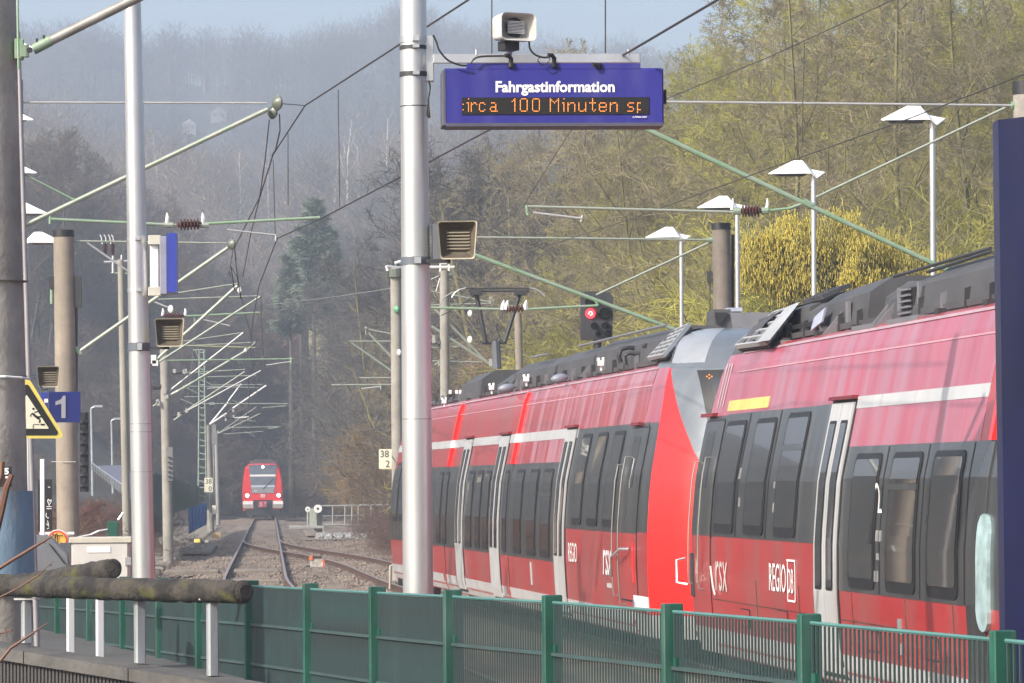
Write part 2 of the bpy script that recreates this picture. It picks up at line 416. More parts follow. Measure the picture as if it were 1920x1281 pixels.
log([at(-150, 1094, 28), at(0, 1097, 27.3), at(200, 1104, 26.2), at(455, 1110, 25)], .078, lr)
MB().lathe(at(456, 1110, 24.98), at(461.5, 1110.2, 24.95), [(0, .07), (.6, .066), (1, .05)], 14).build('log_end', mat('cut_wood_dark', (.05, .042, .035), .95, 0, .3, 8, .5), lr)
for x, yb, Y in ((50, 1203, 27.1), (262, 1240, 26.0), (398, 1264, 25.3)):
    t = at(x, 1122, Y); b = at(x+2, yb, Y)
    p = MB().bbox((t.x, t.y, (t.z+b.z)/2), (.075, .06, t.z-b.z+.02), R(22), b=.012).build('post', mat('galvanised_post', (.40, .43, .46), .5, .35, .3, 3, .1, stretch=(1, 1, .3)), lr)
    MB().box((t.x, t.y, t.z-.004), (.16, .1, .012), R(-15)).build('saddle_plate', M_galv, p)
lr = thing('log_railing', at(160, 1228, 29), 'shorter mossy log handrail ending in mid air behind the nearer log', 'railing')
log([at(-60, 1110, 32), at(60, 1092, 30.5), at(211, 1066, 28.8)], .077, lr)
for x, yb, Y in ((132, 1232, 29.9), (187, 1240, 29.2)):
    t = at(x, 1085, Y); b = at(x+2, yb, Y)
    MB().bbox((t.x, t.y, (t.z+b.z)/2), (.06, .045, t.z-b.z+.02), R(20), b=.008).build('post', mat('white_post', (.66, .67, .68), .5, var=.05), lr)
# wall cap and ribbed face
Wd = Vector((-math.sin(R(20)), math.cos(R(20)), 0)); Wn = Vector((-Wd.y, Wd.x, 0))
def wl(px, py, z):     # point of height z seen at px,py
    d = CF+CR*((px-960)/FPX)+CU*((640.5-py)/FPX); return CP+d*((z-CAMZ)/d.z)
A0 = at(-120, 1184, 28.2); A1 = at(398, 1266, 25.4); dd = (A1-A0).normalized(); A2 = A0+dd*(5.5); A0 = A0-dd*1.0
nr = Vector((-dd.y, dd.x, 0)).normalized()*-1      # towards the camera
cw = MB(); w = .27
wall = thing('concrete_wall', (A1.x, A1.y, 0), 'low ribbed concrete wall with a flat cap under the log railings', 'wall')
n = 5
for k in range(n):
    p = A0.lerp(A2, k/n)+dd*.008; q = A0.lerp(A2, (k+1)/n)-dd*.006; e = Vector((0, 0, -.085)); back = -nr*.03
    MB().prism([p+back, q+back, q+nr*w, p+nr*w], e).build('cap_stone', mat('cap_concrete', (.115, .11, .105), .9, 0, .25, 2.5, .5, bscale=22, streak=((.07, .07, .062), (3, 3, 3), .5, .7, .8)), wall)
f0 = A0+nr*(w-.07); f1 = A2+nr*(w-.07)
MB().prism([f0+Vector((0, 0, -.09)), f1+Vector((0, 0, -.09)), f1+Vector((0, 0, -1.6)), f0+Vector((0, 0, -1.6))], -nr*.3).build('wall_core', M_concg, wall)
m_rib = mat('dark_ribbed_face', (.09, .085, .085), .8, 0, .3, 2)
L = (f1-f0).length; k = 0; proto = None
while k*.045 < L-.05 and k < 290:
    c = f0+(f1-f0).normalized()*(k*.045+.03)+nr*.012
    if proto is None:
        proto = MB().box((c.x, c.y, c.z-.5), (.024, .024, .8), math.atan2(dd.y, dd.x)).build('rib', m_rib, wall); c0 = c.copy()
    else:
        o = proto.copy(); COL.objects.link(o); o.parent = wall; o.location = c-c0
    k += 1

# ================================================================== navy information column, right edge
sc = thing('information_column', at(1990, 1300, 20), 'tall navy blue information column cut off by the right edge', 'information column')
zt = at(1868, 230, 20).z; xl = at(1868, 700, 20).x
MB().prism([(xl, 19.85, 0.5), (xl+1.0, 19.85, .5), (xl+1.0, 19.85, zt+.12), (xl, 19.85, zt)], (0, .16, 0)).build('panel', M_navy, sc)
MB().prism([(xl+.1, 19.846, 1.0), (xl+.9, 19.846, 1.0), (xl+.9, 19.846, 1.62), (xl+.1, 19.846, 1.62)], (0, -.006, 0)).build('lower_reflection', mat('blue_panel', (.012, .03, .22), .25, var=.1, coat=.5), sc)  # lighter blue reflection low on the column, put in as a coloured sheet
MB().box((xl+.5, 19.93, .25), (.9, .12, .5)).build('foot', M_dark, sc)
# ================================================================== platform poles with fittings
def pole(px0, py0, px1, py1, Y, r0, r1, label, ztop_extra=1.0, joints=()):
    b = at(px1, py1, Y); t = at(px0, py0, Y); dv = (t-b); zb = .55
    b2 = b+dv*((zb-b.z)/dv.z); t2 = t+dv.normalized()*ztop_extra
    root = thing('platform_pole', b2, label, 'pole', 'silver poles on platform one')
    RA = lambda z: float(np.interp((z-b2.z)/(t2.z-b2.z), [0, .35, .7, 1], [r1*1.04, r1, (r0+r1)/2, r0]))
    MB().tube([b2, b2.lerp(t2, .35), b2.lerp(t2, .7), t2], [r1*1.04, r1, (r0+r1)/2, r0], 40).build('shaft', M_silver, root, smooth=True)
    for (py, hh, m, k) in joints:
        f = (at(px0, py, Y).z-b.z)/dv.z; c = b+dv*f; rr = RA(c.z)
        MB().tube([c-Vector((0, 0, hh/2)), c+Vector((0, 0, hh/2))], rr+k, 32).build('clamp_band', m, root, smooth=True)
        if k > .003:
            MB().box((c.x+.012, c.y-rr-.02, c.z), (.05, .05, hh*.8)).build('clamp_bolt', M_galv, root)
    return root
M_seam = mat('pole_seam', (.45, .45, .46), .4, .7, .1)
P1 = pole(775, 0, 784, 1115, 28.4, .093, .113, 'thick silver pole in the middle carrying the blue passenger display', 1.5,
          [(75, .05, M_galv, .006), (90, .03, M_dark, .007), (140, .035, M_dark, .007), (200, .008, M_dark, .002), (490, .06, mat('blue_grey_band', (.12, .14, .17), .5), .006),
           (786, .008, M_seam, .0015)])
P2 = pole(248, 0, 269, 1080, 40, .082, .113, 'silver pole left of the tracks carrying the small blue sign and horn', 1.5,
          [(449, .04, M_galv, .004), (545, .04, M_galv, .004), (651, .09, mat('blue_grey_band', (.12, .14, .17), .5), .007), (795, .008, M_seam, .0015), (885, .008, M_seam, .0015), (810, .008, M_seam, .0015)])
# arm of the display
def vb(px0, py0, px1, py1, Y, dy):   # box seen between two picture corners at distance Y, dy deep
    a = at(px0, py0, Y); b = at(px1, py1, Y); return ((a.x+b.x)/2, Y+dy/2, (a.z+b.z)/2), (abs(b.x-a.x), dy, abs(a.z-b.z))
YD = 27.9
c, d = vb(797, 66, 814, 151, 28.35, .12); MB().bbox(c, d, b=.006).build('bracket', M_galv, P1)
c, d = vb(812, 101, 1201, 117, 28.3, .07); MB().bbox(c, d, b=.006).build('display_arm', M_galv, P1)
for x in (893, 1178): MB().tube([at(x, 103, 28.3), at(x, 93, 28.3)], .008, 8).build('bolt', M_galv, P1)
# the display
D = thing('passenger_display', at(1037, 233, YD), 'blue passenger information display with orange running text', 'display')
c, d = vb(831, 128, 1245, 233, YD, .3); DX0 = c[0]-d[0]/2; DZ0 = c[2]-d[2]/2; DWm = d[0]; DHm = d[2]
MB().bbox(c, d, b=.012).build('housing', M_dsa, D)
c, d = vb(876, 119, 1201, 129, YD, .18); MB().box(c, d).build('top_box', M_dsa, D)
c, d = vb(829, 130, 838, 235, YD-.004, .33); MB().bbox(c, d, b=.008).build('end_cap', mat('grey_blue_cap', (.08, .08, .12), .5), D)
c, d = vb(836, 231, 1244, 236, YD-.006, .3); MB().box(c, d).build('bottom_lip', mat('grey_blue_cap', (.08, .08, .12), .5), D)
c, d = vb(1245, 168, 1250, 194, YD+.1, .06); MB().bbox(c, d, b=.004).build('side_catch', M_black, D)
yf = YD-.004
c, d = vb(866, 183, 1217, 214, yf-.004, .006); MB().box(c, d).build('screen', mat('display_black', (.012, .010, .010), .3), D)
s_ = 7000/YD
text('Fahrgastinformation', at(928, 172.5, yf+.002), (1, 0, 0), (0, 0, 1), 20.0/s_, M_signw, D, off=.030, xs=.985, ext=0)
text('ALTMANN GMBH', at(1186, 221, yf-.006), (1, 0, 0), (0, 0, 1), 3.0/s_, M_signw, D, off=.02, xs=.8)
G = {
 'i': ["1", "", "", "11", ".1", ".1", ".1", ".1", ".1", ".1"],
 'r': ["", "", "", "1.11", "11..1", "1", "1", "1", "1", "1"],
 'c': ["", "", "", ".111.", "1...1", "1", "1", "1", "1...1", ".111."],
 'a': ["", "", "", ".111.", "....1", "....1", ".1111", "1...1", "1...1", ".11111"],
 '1': ["...1", "..11", ".1.1", "...1", "...1", "...1", "...1", "...1", "...1", "...1"],
 '0': [".1111.", "1....1", "1....1", "1....1", "1....1", "1....1", "1....1", "1....1", "1....1", ".1111."],
 'M': ["1.....1", "11...11", "1.1.1.1", "1..1..1", "1.....1", "1.....1", "1.....1", "1.....1", "1.....1", "1.....1"],
 'n': ["", "", "", "1.111", "11...1", "1....1", "1....1", "1....1", "1....1", "1....1"],
 'u': ["", "", "", "1....1", "1....1", "1....1", "1....1", "1....1", "1...11", ".111.1"],
 't': ["..1", "..1", "..1", "11111", "..1", "..1", "..1", "..1", "..1.1", "...1"],
 'e': ["", "", "", ".1111.", "1....1", "1....1", "111111", "1", "1....1", ".1111."],
 's': ["", "", "", ".1111", "1", "1", ".111", "....1", "....1", "1111"],
 'p': ["", "", "", "111", "1..", "1..", "1..", "1..", "111", "1", "1"],
 ':': ["", "", "", "", "1", "", "", "", "1", ""],
}
G['i'][0] = ".1"
col = 0; lb = MB(); pitch = 2.555
for ch, adv in ((':', 3), ('i', 3), ('r', 6), ('c', 8), ('a', 15), ('1', 7), ('0', 9), ('0', 13), ('M', 9), ('i', 4), ('n', 8), ('u', 8), ('t', 7), ('e', 8), ('n', 13), ('s', 7), ('p', 4)):
    for r_, row in enumerate(G[ch]):
        for k, q in enumerate(row):
            if q == '1' and col+k < 136:
                p = at(868.3+(col+k)*pitch, 185.5+r_*pitch, yf-.007); r0 = .0031
                lb.add([p+Vector((r0*math.cos(a*math.pi/3), 0, r0*math.sin(a*math.pi/3))) for a in range(6)], [(0, 1, 2, 3, 4, 5)])
    col += adv
lb.build('running_text', mat('orange_led', (.5, .15, .02), emit=((1, .30, .05), 2.6)), D, kind='stuff')
# grid of dark diodes
lb = MB()
for i in range(137):
    for j in range(12):
        p = at(868.3+i*pitch, 185.5+j*pitch, yf-.0055); r0 = .0021
        lb.add([p+Vector((r0, 0, 0)), p+Vector((0, 0, r0)), p-Vector((r0, 0, 0)), p-Vector((0, 0, r0))], [(0, 1, 2, 3)])
lb.build('dark_diodes', mat('unlit_led', (.05, .035, .025), .4), D, kind='stuff')
for x, y0 in ((956, 102), (1037, 101), (1120, 119)):
    g = MB(); g.tube([at(x+2, 127, YD-.01), at(x+2, y0+8, YD-.01), at(x-2, y0+3, YD-.03), at(x-9, y0+2, YD-.05)], [.018, .018, .017, .015], 10)
    g.tube([at(x+2, 126, YD-.01), at(x+2, 119, YD-.01)], .024, 10); g.build('cable_gland', M_black, D, smooth=True)
def cable(pts, Y, r=.006, parent=None, name='cable'):
    P = [at(a, b, Y) for a, b in pts]; Q = []
    for i in range(len(P)-1):
        p0 = P[max(i-1, 0)]; p1 = P[i]; p2 = P[i+1]; p3 = P[min(i+2, len(P)-1)]
        for k in range(5):
            t = k/5; Q.append(.5*((2*p1)+(p2-p0)*t+(2*p0-5*p1+4*p2-p3)*t*t+(3*p1-p0-3*p2+p3)*t**3))
    Q.append(P[-1]); return MB().tube(Q, r, 6).build(name, M_black, parent, smooth=True)
cable([(812, 66), (818, 78), (824, 95), (840, 113), (862, 122), (875, 123)], YD-.05, .008, D)
cable([(882, 119), (890, 110), (905, 106), (945, 105)], YD-.05, .008, D)
cable([(1008, 114), (1018, 122), (1030, 114), (1028, 108), (1012, 108), (1008, 114)], YD-.06, .005, D)
cable([(804, 152), (806, 165), (803, 185), (804, 210), (805, 220), (801, 214), (801, 196)], 28.3, .009, P1)
# horn loudspeakers
def horn(px0, py0, px1, py1, Y, label, mo, mi, white=False, yaw=0.0, slats=6, grp='horn loudspeakers'):
    a = at(px0, py0, Y); b = at(px1, py1, Y); cx = (a.x+b.x)/2; cz = (a.z+b.z)/2; w = (b.x-a.x); h = a.z-b.z; dep = max(w*.75, .2)
    root = thing('loudspeaker', (cx, Y, b.z), label, 'loudspeaker', grp)
    T = Matrix.Translation((cx, Y, cz)) @ Matrix.Rotation(yaw, 4, 'Z')
    tw = 1.0 if white else .84            # mouth narrower at the bottom
    def ring(sx, sz, y, n=6, rr=.34 if white else .16):
        pts = []; 
        for qx, qz in ((1, 1), (-1, 1), (-1, -1), (1, -1)):
            for k in range(n):
                an = math.atan2(qz, qx)-math.pi/4+(math.pi/2)*k/(n-1)
                x = qx*(sx-rr*sx)+rr*sx*math.cos(an); z = qz*(sz-rr*sz)+rr*sz*math.sin(an)
                x *= 1+(tw-1)*(1-(z/sz+1)/2); pts.append((x, y, z))
        return pts
    def loft(rings, m, name, par):
        n = len(rings[0]); vs = [p for r_ in rings for p in r_]; b_ = MB(T)
        b_.add(vs, [(i*n+k, i*n+(k+1) % n, (i+1)*n+(k+1) % n, (i+1)*n+k) for i in range(len(rings)-1) for k in range(n)]+[tuple((len(rings)-1)*n+k for k in range(n))])
        return b_.build(name, m, par, smooth=True)
    X, Z = w/2, h/2
    bk = (.97, .90, .72) if white else (.8, .68, .55)
    loft([ring(X*.94, Z*.93, .006), ring(X, Z, 0), ring(X*.99, Z*.99, .03), ring(X*bk[0], Z*bk[0], dep*.45), ring(X*bk[1], Z*bk[1], dep*.8), ring(X*bk[2], Z*bk[2], dep)], mo, 'shell', root)
    loft([ring(X*.94, Z*.93, .006), ring(X*.7, Z*.7, dep*.35), ring(X*.5, Z*.55, dep*.45)], mi, 'throat', root)
    for k in range(slats):
        z = Z*(-.42+.84*k/(slats-1)); MB(T).box((0, dep*(.36 if not white else .22), z), (X*(1.15 if not white else .95), .012, Z*(.07 if not white else .045))).build('slat', mat('slat_brown', (.26, .23, .17), .7) if not white else M_white, root)
    return root, T, X, Z, dep
h1, T, X, Z, dp = horn(936, 24, 1010, 76, YD-.1, 'white horn loudspeaker on top of the display arm', mat('speaker_white', (.66, .65, .61), .5, 0, .15, 4, streak=((.2, .2, .13), (9, 9, 4), .56, .7, .6)), mat('speaker_inner_white', (.55, .54, .5), .6), True, yaw=R(24), slats=9)
MB(T).lathe((0, dp*.30, 0), (0, dp*.33, 0), [(0, Z*.72), (1, Z*.72)], 20).build('cone', M_black, h1)
MB(T).box((-.02, dp*.6, -Z-.03), (.12, .12, .07)).build('foot', M_black, h1)
MB(T).tube([(0, dp*.6, -Z-.03), (0, dp*.6+.03, -Z-.09)], .022, 8).build('stand', M_galv, h1)
cable([(992, 78), (994, 92), (1004, 103), (1020, 108), (1030, 106)], YD-.02, .008, h1)
h2, T, X, Z, dp = horn(819, 414, 896, 486, 28.1, 'beige horn loudspeaker on the thick silver pole below the display', M_hornm, M_hornd, False, R(-8))
c, d = vb(800, 486, 845, 493, 28.2, .03); MB().box(c, d).build('bracket', M_dark, h2)
c, d = vb(812, 420, 826, 486, 28.25, .2); MB().box(c, d).build('back_shell', mat('speaker_grey', (.14, .15, .17), .6), h2)
h3, T, X, Z, dp = horn(289, 597, 346, 650, 39.8, 'beige horn loudspeaker on the slimmer silver pole left of the tracks', M_hornm, M_hornd, False, R(-6))
c, d = vb(282, 650, 318, 655, 39.9, .03); MB().box(c, d).build('bracket', M_dark, h3)
h4, T, X, Z, dp = horn(68, 687, 113, 726, 45, 'small beige horn loudspeaker above the blue number one sign', M_hornm, M_hornd, False, R(-6), slats=5)
MB().tube([at(74, 722, 45), at(80, 731, 45), at(90, 729, 45)], .012, 6).build('bracket', M_dark, h4)
# blue sign seen edge-on with its light box on the slim pole
bs = thing('platform_sign', at(310, 552, 39.8), 'blue platform sign seen from the side with white box on the slimmer pole', 'sign')
c, d = vb(281, 444, 298, 553, 39.9, .08); MB().bbox(c, d, b=.01).build('white_box', M_white, bs)
for y0, y1 in ((441, 458), (538, 554)):
    c, d = vb(278, y0, 302, y1, 39.85, .1); MB().bbox(c, d, b=.006).build('bracket', mat('ivory_bracket', (.6, .58, .5), .5), bs)
c, d = vb(299, 443, 314, 551, 39.8, .3); MB().bbox(c, d, b=.01).build('side_frame', mat('grey_violet_frame', (.33, .34, .42), .45, .2), bs)
c, d = vb(313, 437, 332, 548, 39.7, .5); MB().box(c, d).build('blue_face', M_blue, bs)

# sign "1"
s1 = thing('platform_number_sign', at(120, 793, 46.5), 'square blue platform sign with a white number 1', 'sign')
c, d = vb(91, 735, 151, 792, 46.5, .05); MB().bbox(c, d, rz=0, b=.006).build('panel', M_blue, s1)
MB().prism([at(*p, 46.47) for p in ((115, 784), (123, 784), (123, 742), (118.5, 742), (114, 749), (104, 753), (104, 760), (115, 757))], (0, .006, 0)).build('number', M_signw, s1)
c, d = vb(76, 736, 89, 775, 46.8, .05); sg = tag(MB().bbox(c, d, b=.006).build('sign', M_blue, loc=at(82, 775, 46.8)), 'sliver of a second blue sign behind the yellow warning triangle', 'sign')
c, d = vb(83, 748, 90, 755, 46.79, .004); MB().box(c, d).build('white_mark', M_signw, sg)

# triangular warning sign
YT = 32.4
def tri(pts, th, m, parent, name, Y): MB().prism([at(a, b, Y) for a, b in pts], (0, th, 0)).build(name, m, parent)
ws = thing('warning_sign', at(40, 822, YT), 'yellow and black triangular slip hazard sign on the near concrete mast', 'warning sign')
def rtri(cx, top, base, half, rr):   # rounded triangle in pixels
    A = [(cx, top), (cx+half, base), (cx-half, base)]; out = []
    ctr = (cx, (top+2*base)/3)
    for i, (x, y) in enumerate(A):
        for k in range(5):
            base_ang = [-90, 30, 150][i]; an = math.radians(base_ang-60+30*k)
            out.append((x-(x-ctr[0])*rr*2/max(1, math.hypot(x-ctr[0], y-ctr[1]))+rr*math.cos(an), y-(y-ctr[1])*rr*2/max(1, math.hypot(x-ctr[0], y-ctr[1]))+rr*math.sin(an)))
    return out
tri(rtri(50, 702, 822, 73, 7), .01, M_yellow, ws, 'rim', YT); 
tri(rtri(50, 716, 816, 62, 5), .004, M_black, ws, 'black_border', YT-.005)
tri(rtri(50, 740, 804, 42, 1), .004, M_cream, ws, 'face', YT-.010)
MB().tube([at(-30, 706, 31.14), at(10, 706, 31.14), at(40, 708, 31.22), at(56, 711, 31.45)], .011, 6).build('strap', M_white, ws)
# falling figure
def stroke(pts, wpx, Y, b):
    for (x0, y0), (x1, y1) in zip(pts[:-1], pts[1:]):
        L = math.hypot(x1-x0, y1-y0) or 1; nx, ny = -(y1-y0)/L*wpx/2, (x1-x0)/L*wpx/2
        b.add([at(x0+nx, y0+ny, Y), at(x1+nx, y1+ny, Y), at(x1-nx, y1-ny, Y), at(x0-nx, y0-ny, Y)], [(0, 1, 2, 3)])
fb = MB(); YS = YT-.014
stroke([(62, 776), (68, 782), (73, 785)], 4.5, YS, fb); stroke([(64, 773), (70, 772), (74, 767)], 1.8, YS, fb); stroke([(62, 774), (58, 777), (57, 781)], 1.8, YS, fb)
stroke([(69, 782), (78, 781), (83, 786)], 2.4, YS, fb); stroke([(70, 783), (75, 787), (73.5, 793)], 2.4, YS, fb)
fb.add([at(62.5+2.2*math.cos(k), 766.5+2.2*math.sin(k), YS) for k in [i*math.pi/4 for i in range(8)]], [tuple(range(8))])
stroke([(76, 796), (84, 796)], 2.8, YS, fb); stroke([(74, 796), (62, 796), (62, 806)], 1.0, YS, fb)
fb.build('falling_figure', M_black, ws)

# ================================================================== near concrete mast (left edge)
ma = thing('catenary_mast', (at(-3, 1250, 31.5).x, 31.5, -.3), 'thick weathered concrete mast at the left edge with a blue painted sleeve', 'mast')
t0 = at(-34, -60, 31.5); b0 = at(-10, 1270, 31.5); b0.z = -.3
MB().tube([b0, b0.lerp(t0, .25), b0.lerp(t0, .5), b0.lerp(t0, .75), t0], [.3276, .318, .304, .290, .279], 48).build('shaft', M_concd, ma, smooth=True)
for k, y in enumerate((528, 706, 922, 1165)):
    c = at(-20, y, 31.5); MB().tube([c-Vector((0, 0, .004)), c+Vector((0, 0, .004))], .318+.0, 40).build('seam', mat('mast_seam', (.2, .19, .17), .9), ma)
b1 = at(-9, 1078, 31.5); t1 = at(-13, 921, 31.5)
slv = MB(); N = 24; 
for k in range(N+1):
    an = R(-98)+R(120)*k/N
    for p in (b1, t1): slv.v.append((p.x+.3310*math.cos(an), p.y+.3310*math.sin(an), p.z))
slv.f = [(2*k, 2*k+2, 2*k+3, 2*k+1) for k in range(N)]
slv.build('blue_sleeve', mat('peeling_blue_paint', (.20, .29, .38), .8, 0, .2, 3, .4, c2=(.13, .21, .29), stretch=(1, 1, .5), streak=((.3, .31, .3), (6, 6, 2), .58, .7, .8)), ma, smooth=True)
nb_ = thing('number_plate', at(10, 905, 31.0), 'small black plate with a white 5 on the near mast', 'plate')
c, d = vb(-14, 875, 22, 913, 31.02, .01); MB().box(c, d).build('plate', M_black, nb_)
text('5', at(8, 889, 31.0), (1, 0, 0), (0, 0, 1), 11/(7000/31.0), M_signw, nb_, off=.05, xs=1.1)
c, d = vb(10, 893, 15, 897, 31.01, .004); MB().box(c, d).build('dot', M_signw, nb_)
# its green bracket and thick tube
p0 = at(44, 96, 31.38); MB().box(at(36, 93, 31.38), (.07, .16, .165)).build('bracket', M_tubeg, ma)
MB().box(at(46, 96, 31.3), (.07, .08, .10)).build('hinge', M_tubeg, ma); MB().tube([at(56, 94, 31.2), at(56, 94, 31.38)], .025, 10).build('hinge_pin', M_dark, ma)
MB().tube([at(62, 93, 31.3), at(95, 76, 31.3)], .047, 12).build('tube_socket', M_tubeg, ma, smooth=True)
MB().tube([at(80, 84, 31.3), at(290, -20, 31.3)], .041, 14).build('diagonal_tube', mat('grey_tube', (.40, .39, .36), .5, .4, .2, 4), ma, smooth=True)
for x, y in ((69, 72), (82, 66)): MB().tube([at(x, y, 31.28), at(x, y+16, 31.28)], .011, 6).build('bolt', M_dark, ma)
MB().tube([at(33, 0, 31.2), at(35, 130, 31.2)], .011, 6).build('conduit', M_tubeg, ma)

# ================================================================== catenary masts
def insul(p, q, r, root, m=M_ins, spikes=False):
    n = 6; prof = [(0, r*.45)]
    for k in range(n): t = .08+.84*k/n; prof += [(t, r*.45), (t+.05, r), (t+.09, r), (t+.12, r*.45)]
    prof.append((1, r*.45)); MB().lathe(p, q, prof, 12).build('insulator', m, root, smooth=False)
    if spikes:
        for e in (p, q): MB().tube([e, e+Vector((.02, 0, .075)), e+Vector((.01, 0, .13))], [.02, .022, .006], 6).build('arcing_horn', M_white, root)
def mast(x0, y0, x1, y1, Y, r0, r1, label, m=M_conc, cap=None, name='catenary_mast', zb=-.4, sides=24):
    t = at(x0, y0, Y); b = at(x1, y1, Y); dv = t-b; b = b+dv*((zb+grade(Y)-b.z)/dv.z)
    root = thing(name, b, label, 'mast')
    MB().tube([b, b.lerp(t, .5), t], [r1, (r0+r1)/2, r0], sides).build('shaft', m, root, smooth=True)
    if cap: MB().tube([t-Vector((0, 0, cap)), t+Vector((0, 0, .01))], r0*1.06, 20).build('cap', M_black, root, smooth=True)
    return root
def tubes(root, Y, segs, r=.028, m=M_tube, dy=0):
    """cantilever tubes of a mast: they stand across the track at the mast's own distance"""
    for sgm in segs:
        (x0, y0, x1, y1) = sgm[:4]; rr = (sgm[4] if len(sgm) > 4 else r)*(.78 if Y > 80 else .92); mm = sgm[5] if len(sgm) > 5 else m
        nm = sgm[6] if len(sgm) > 6 else 'cantilever_tube'
        MB().tube([at(x0, y0, Y-dy), at(x1, y1, Y-dy)], rr, 8).build(nm, mm, root, smooth=True)
def disk(px, py, Y, rpx, root, m=M_dark, name='insulator_disk'):
    c = at(px, py, Y); r = rpx*Y/7000
    MB().lathe(c+Vector((-r*.55, -r*.35, 0)), c+Vector((r*.55, r*.35, 0)), [(0, r*.2), (.2, r*.7), (.45, r), (.55, r), (.8, r*.7), (1, r*.2)], 16).build(name, m, root, smooth=True)
GI = mat('grey_green_insulator', (.13, .15, .12), .35, var=.2)
# hidden behind the near mast
mm = mast(20, 150, 26, 900, 46, .15, .17, 'concrete mast mostly hidden behind the thick near mast', M_conc)
tubes(mm, 46, [(38, 192, 500, 193.5, .014, M_tubew, 'top_tube'), (40, 426, 502, 205, .032, M_tube, 'diagonal_tube'), (96, 411, 330, 422, .02, M_tubeg, 'steady_tube'), (380, 420, 600, 408, .02, M_tubeg, 'steady_tube'),
               (48, 328, 136, 373, .012, M_tubeg, 'stay_rod'), (425, 431, 517, 441, .012, M_tubew, 'registration_arm'), (517, 441, 517, 452, .012, M_tubew, 'registration_arm'), (135, 373, 145, 378, .02, M_tubeg, 'clamp'), (94, 404, 94, 420, .02, M_tubeg, 'clamp')])
insul(at(333, 422, 46), at(378, 420, 46), .072, mm)
for x in (313, 380):
    MB().tube([at(x, 421, 46), at(x+1, 409, 46), at(x, 399, 46)], [.028, .026, .008], 6).build('arcing_horn', M_white, mm)
    MB().tube([at(x-6, 422, 46), at(x+12, 422, 46)], .033, 8).build('end_fitting', M_tube, mm)
disk(520, 193, 46, 15, mm, GI); disk(511, 210, 46.1, 14, mm, GI); MB().tube([at(521, 177, 46), at(521, 200, 46)], .008, 5).build('arcing_horn', M_white, mm)
# mast B
mbm = mast(119, 433, 128, 1010, 61, .165, .19, 'warm sunlit concrete mast behind the blue number 1 sign', M_conc, .1)
tubes(mbm, 61, [(138, 452, 424, 456, .016, M_tube, 'top_tube'), (148, 660, 427, 465, .036, M_tube, 'diagonal_tube'), (163, 455, 242, 510, .018, M_tubew, 'stay_rod'),
                (140, 652, 152, 664, .05, M_tubeg, 'bracket'), (142, 575, 142, 1000, .035, M_dark, 'downpipe'), (97, 520, 97, 570, .03, M_tubeg, 'side_rail')], dy=0)
MB().box(at(97, 530, 61), (.09, .1, .2)).build('side_box', M_dark, mbm); MB().box(at(146, 548, 61), (.12, .14, .5)).build('switch_box', M_dark, mbm)
MB().tube([at(96, 866, 60.8), at(142, 866, 60.8)], .004, 4).build('white_strap_marker', M_white, mbm)
disk(434, 458, 61, 11, mbm, GI)
MB().box(at(158, 848, 61.5), (.14, .12, 1.3)).build('ladder_box', M_dark, mbm)
for k in range(7): MB().box(at(158, 790+k*20, 61.42), (.15, .03, .05)).build('rung', mat('rung_grey', (.1, .1, .1), .6), mbm)
# mast E
me_ = mast(226, 487, 238, 1005, 103, .085, .12, 'slim leaning mast with two insulators beside the slimmer silver pole', mat('grey_wood', (.36, .34, .29), .85, 0, .2, 2, .2, stretch=(1, 1, .2)))
tubes(me_, 103, [(195, 492, 240, 490, .05, M_galv, 'crossarm'), (208, 512, 242, 513, .03, M_tubeg, 'crossarm'), (212, 480, 212, 512, .05, M_galv, 'crossarm'), (228, 478, 228, 500, .04, M_galv, 'crossarm')])
for x in (197, 211): insul(at(x, 478, 103), at(x, 455, 103), .075, me_)
for x in (192, 208, 214, 200): MB().tube([at(x, 458, 103), at(x-2, 445, 103), at(x-5, 440, 103)], .014, 4).build('arcing_horn', M_white, me_)
# masts C, N, lattice, D and far
mn = mast(272, 560, 280, 1000, 85, .1, .12, 'concrete mast hidden behind the slimmer silver pole, its arms reaching over the track', M_conc)
tubes(mn, 85, [(290, 678, 445, 536, .05, M_tube), (293, 682, 488, 556, .032, M_tube), (323, 551, 445, 532, .022, M_tube), (281, 562, 485, 555, .02, M_tube),
               (346, 593, 487, 586, .026, M_tubeg, 'steady_tube'), (379, 599, 431, 611, .022, M_tubew, 'registration_arm'), (314, 676, 550, 673, .02, M_tubeg, 'steady_tube'),
               (499, 685, 546, 678, .02, M_tubew, 'registration_arm'), (546, 670, 546, 682, .03, M_tubeg, 'end_bracket'), (282, 563, 318, 578, .03, M_tubew, 'stay_rod'), (365, 596, 365, 604, .02, M_tubeg, 'clamp')])
insul(at(305, 592, 85), at(346, 592, 85), .07, mn)
for x in (305, 347): MB().tube([at(x, 592, 85), at(x+1, 584, 85), at(x, 578, 85)], [.04, .035, .01], 6).build('arcing_horn', M_white, mn)
MB().box(at(288, 674, 85), (.12, .12, .2)).build('hinge', M_white, mn); MB().box(at(291, 681, 85), (.13, .12, .12)).build('hinge', M_white, mn)
disk(449, 544, 85, 6, mn, M_insw, 'insulator_bell'); disk(320, 580, 85, 8, mn, M_insw, 'insulator_bell')
mc = mast(308, 655, 315, 1000, 119, .14, .17, 'concrete mast just right of the slimmer silver pole with two cantilevers', mat('pale_grey_concrete', (.36, .34, .3), .85, 0, .2, 1.5, .2))
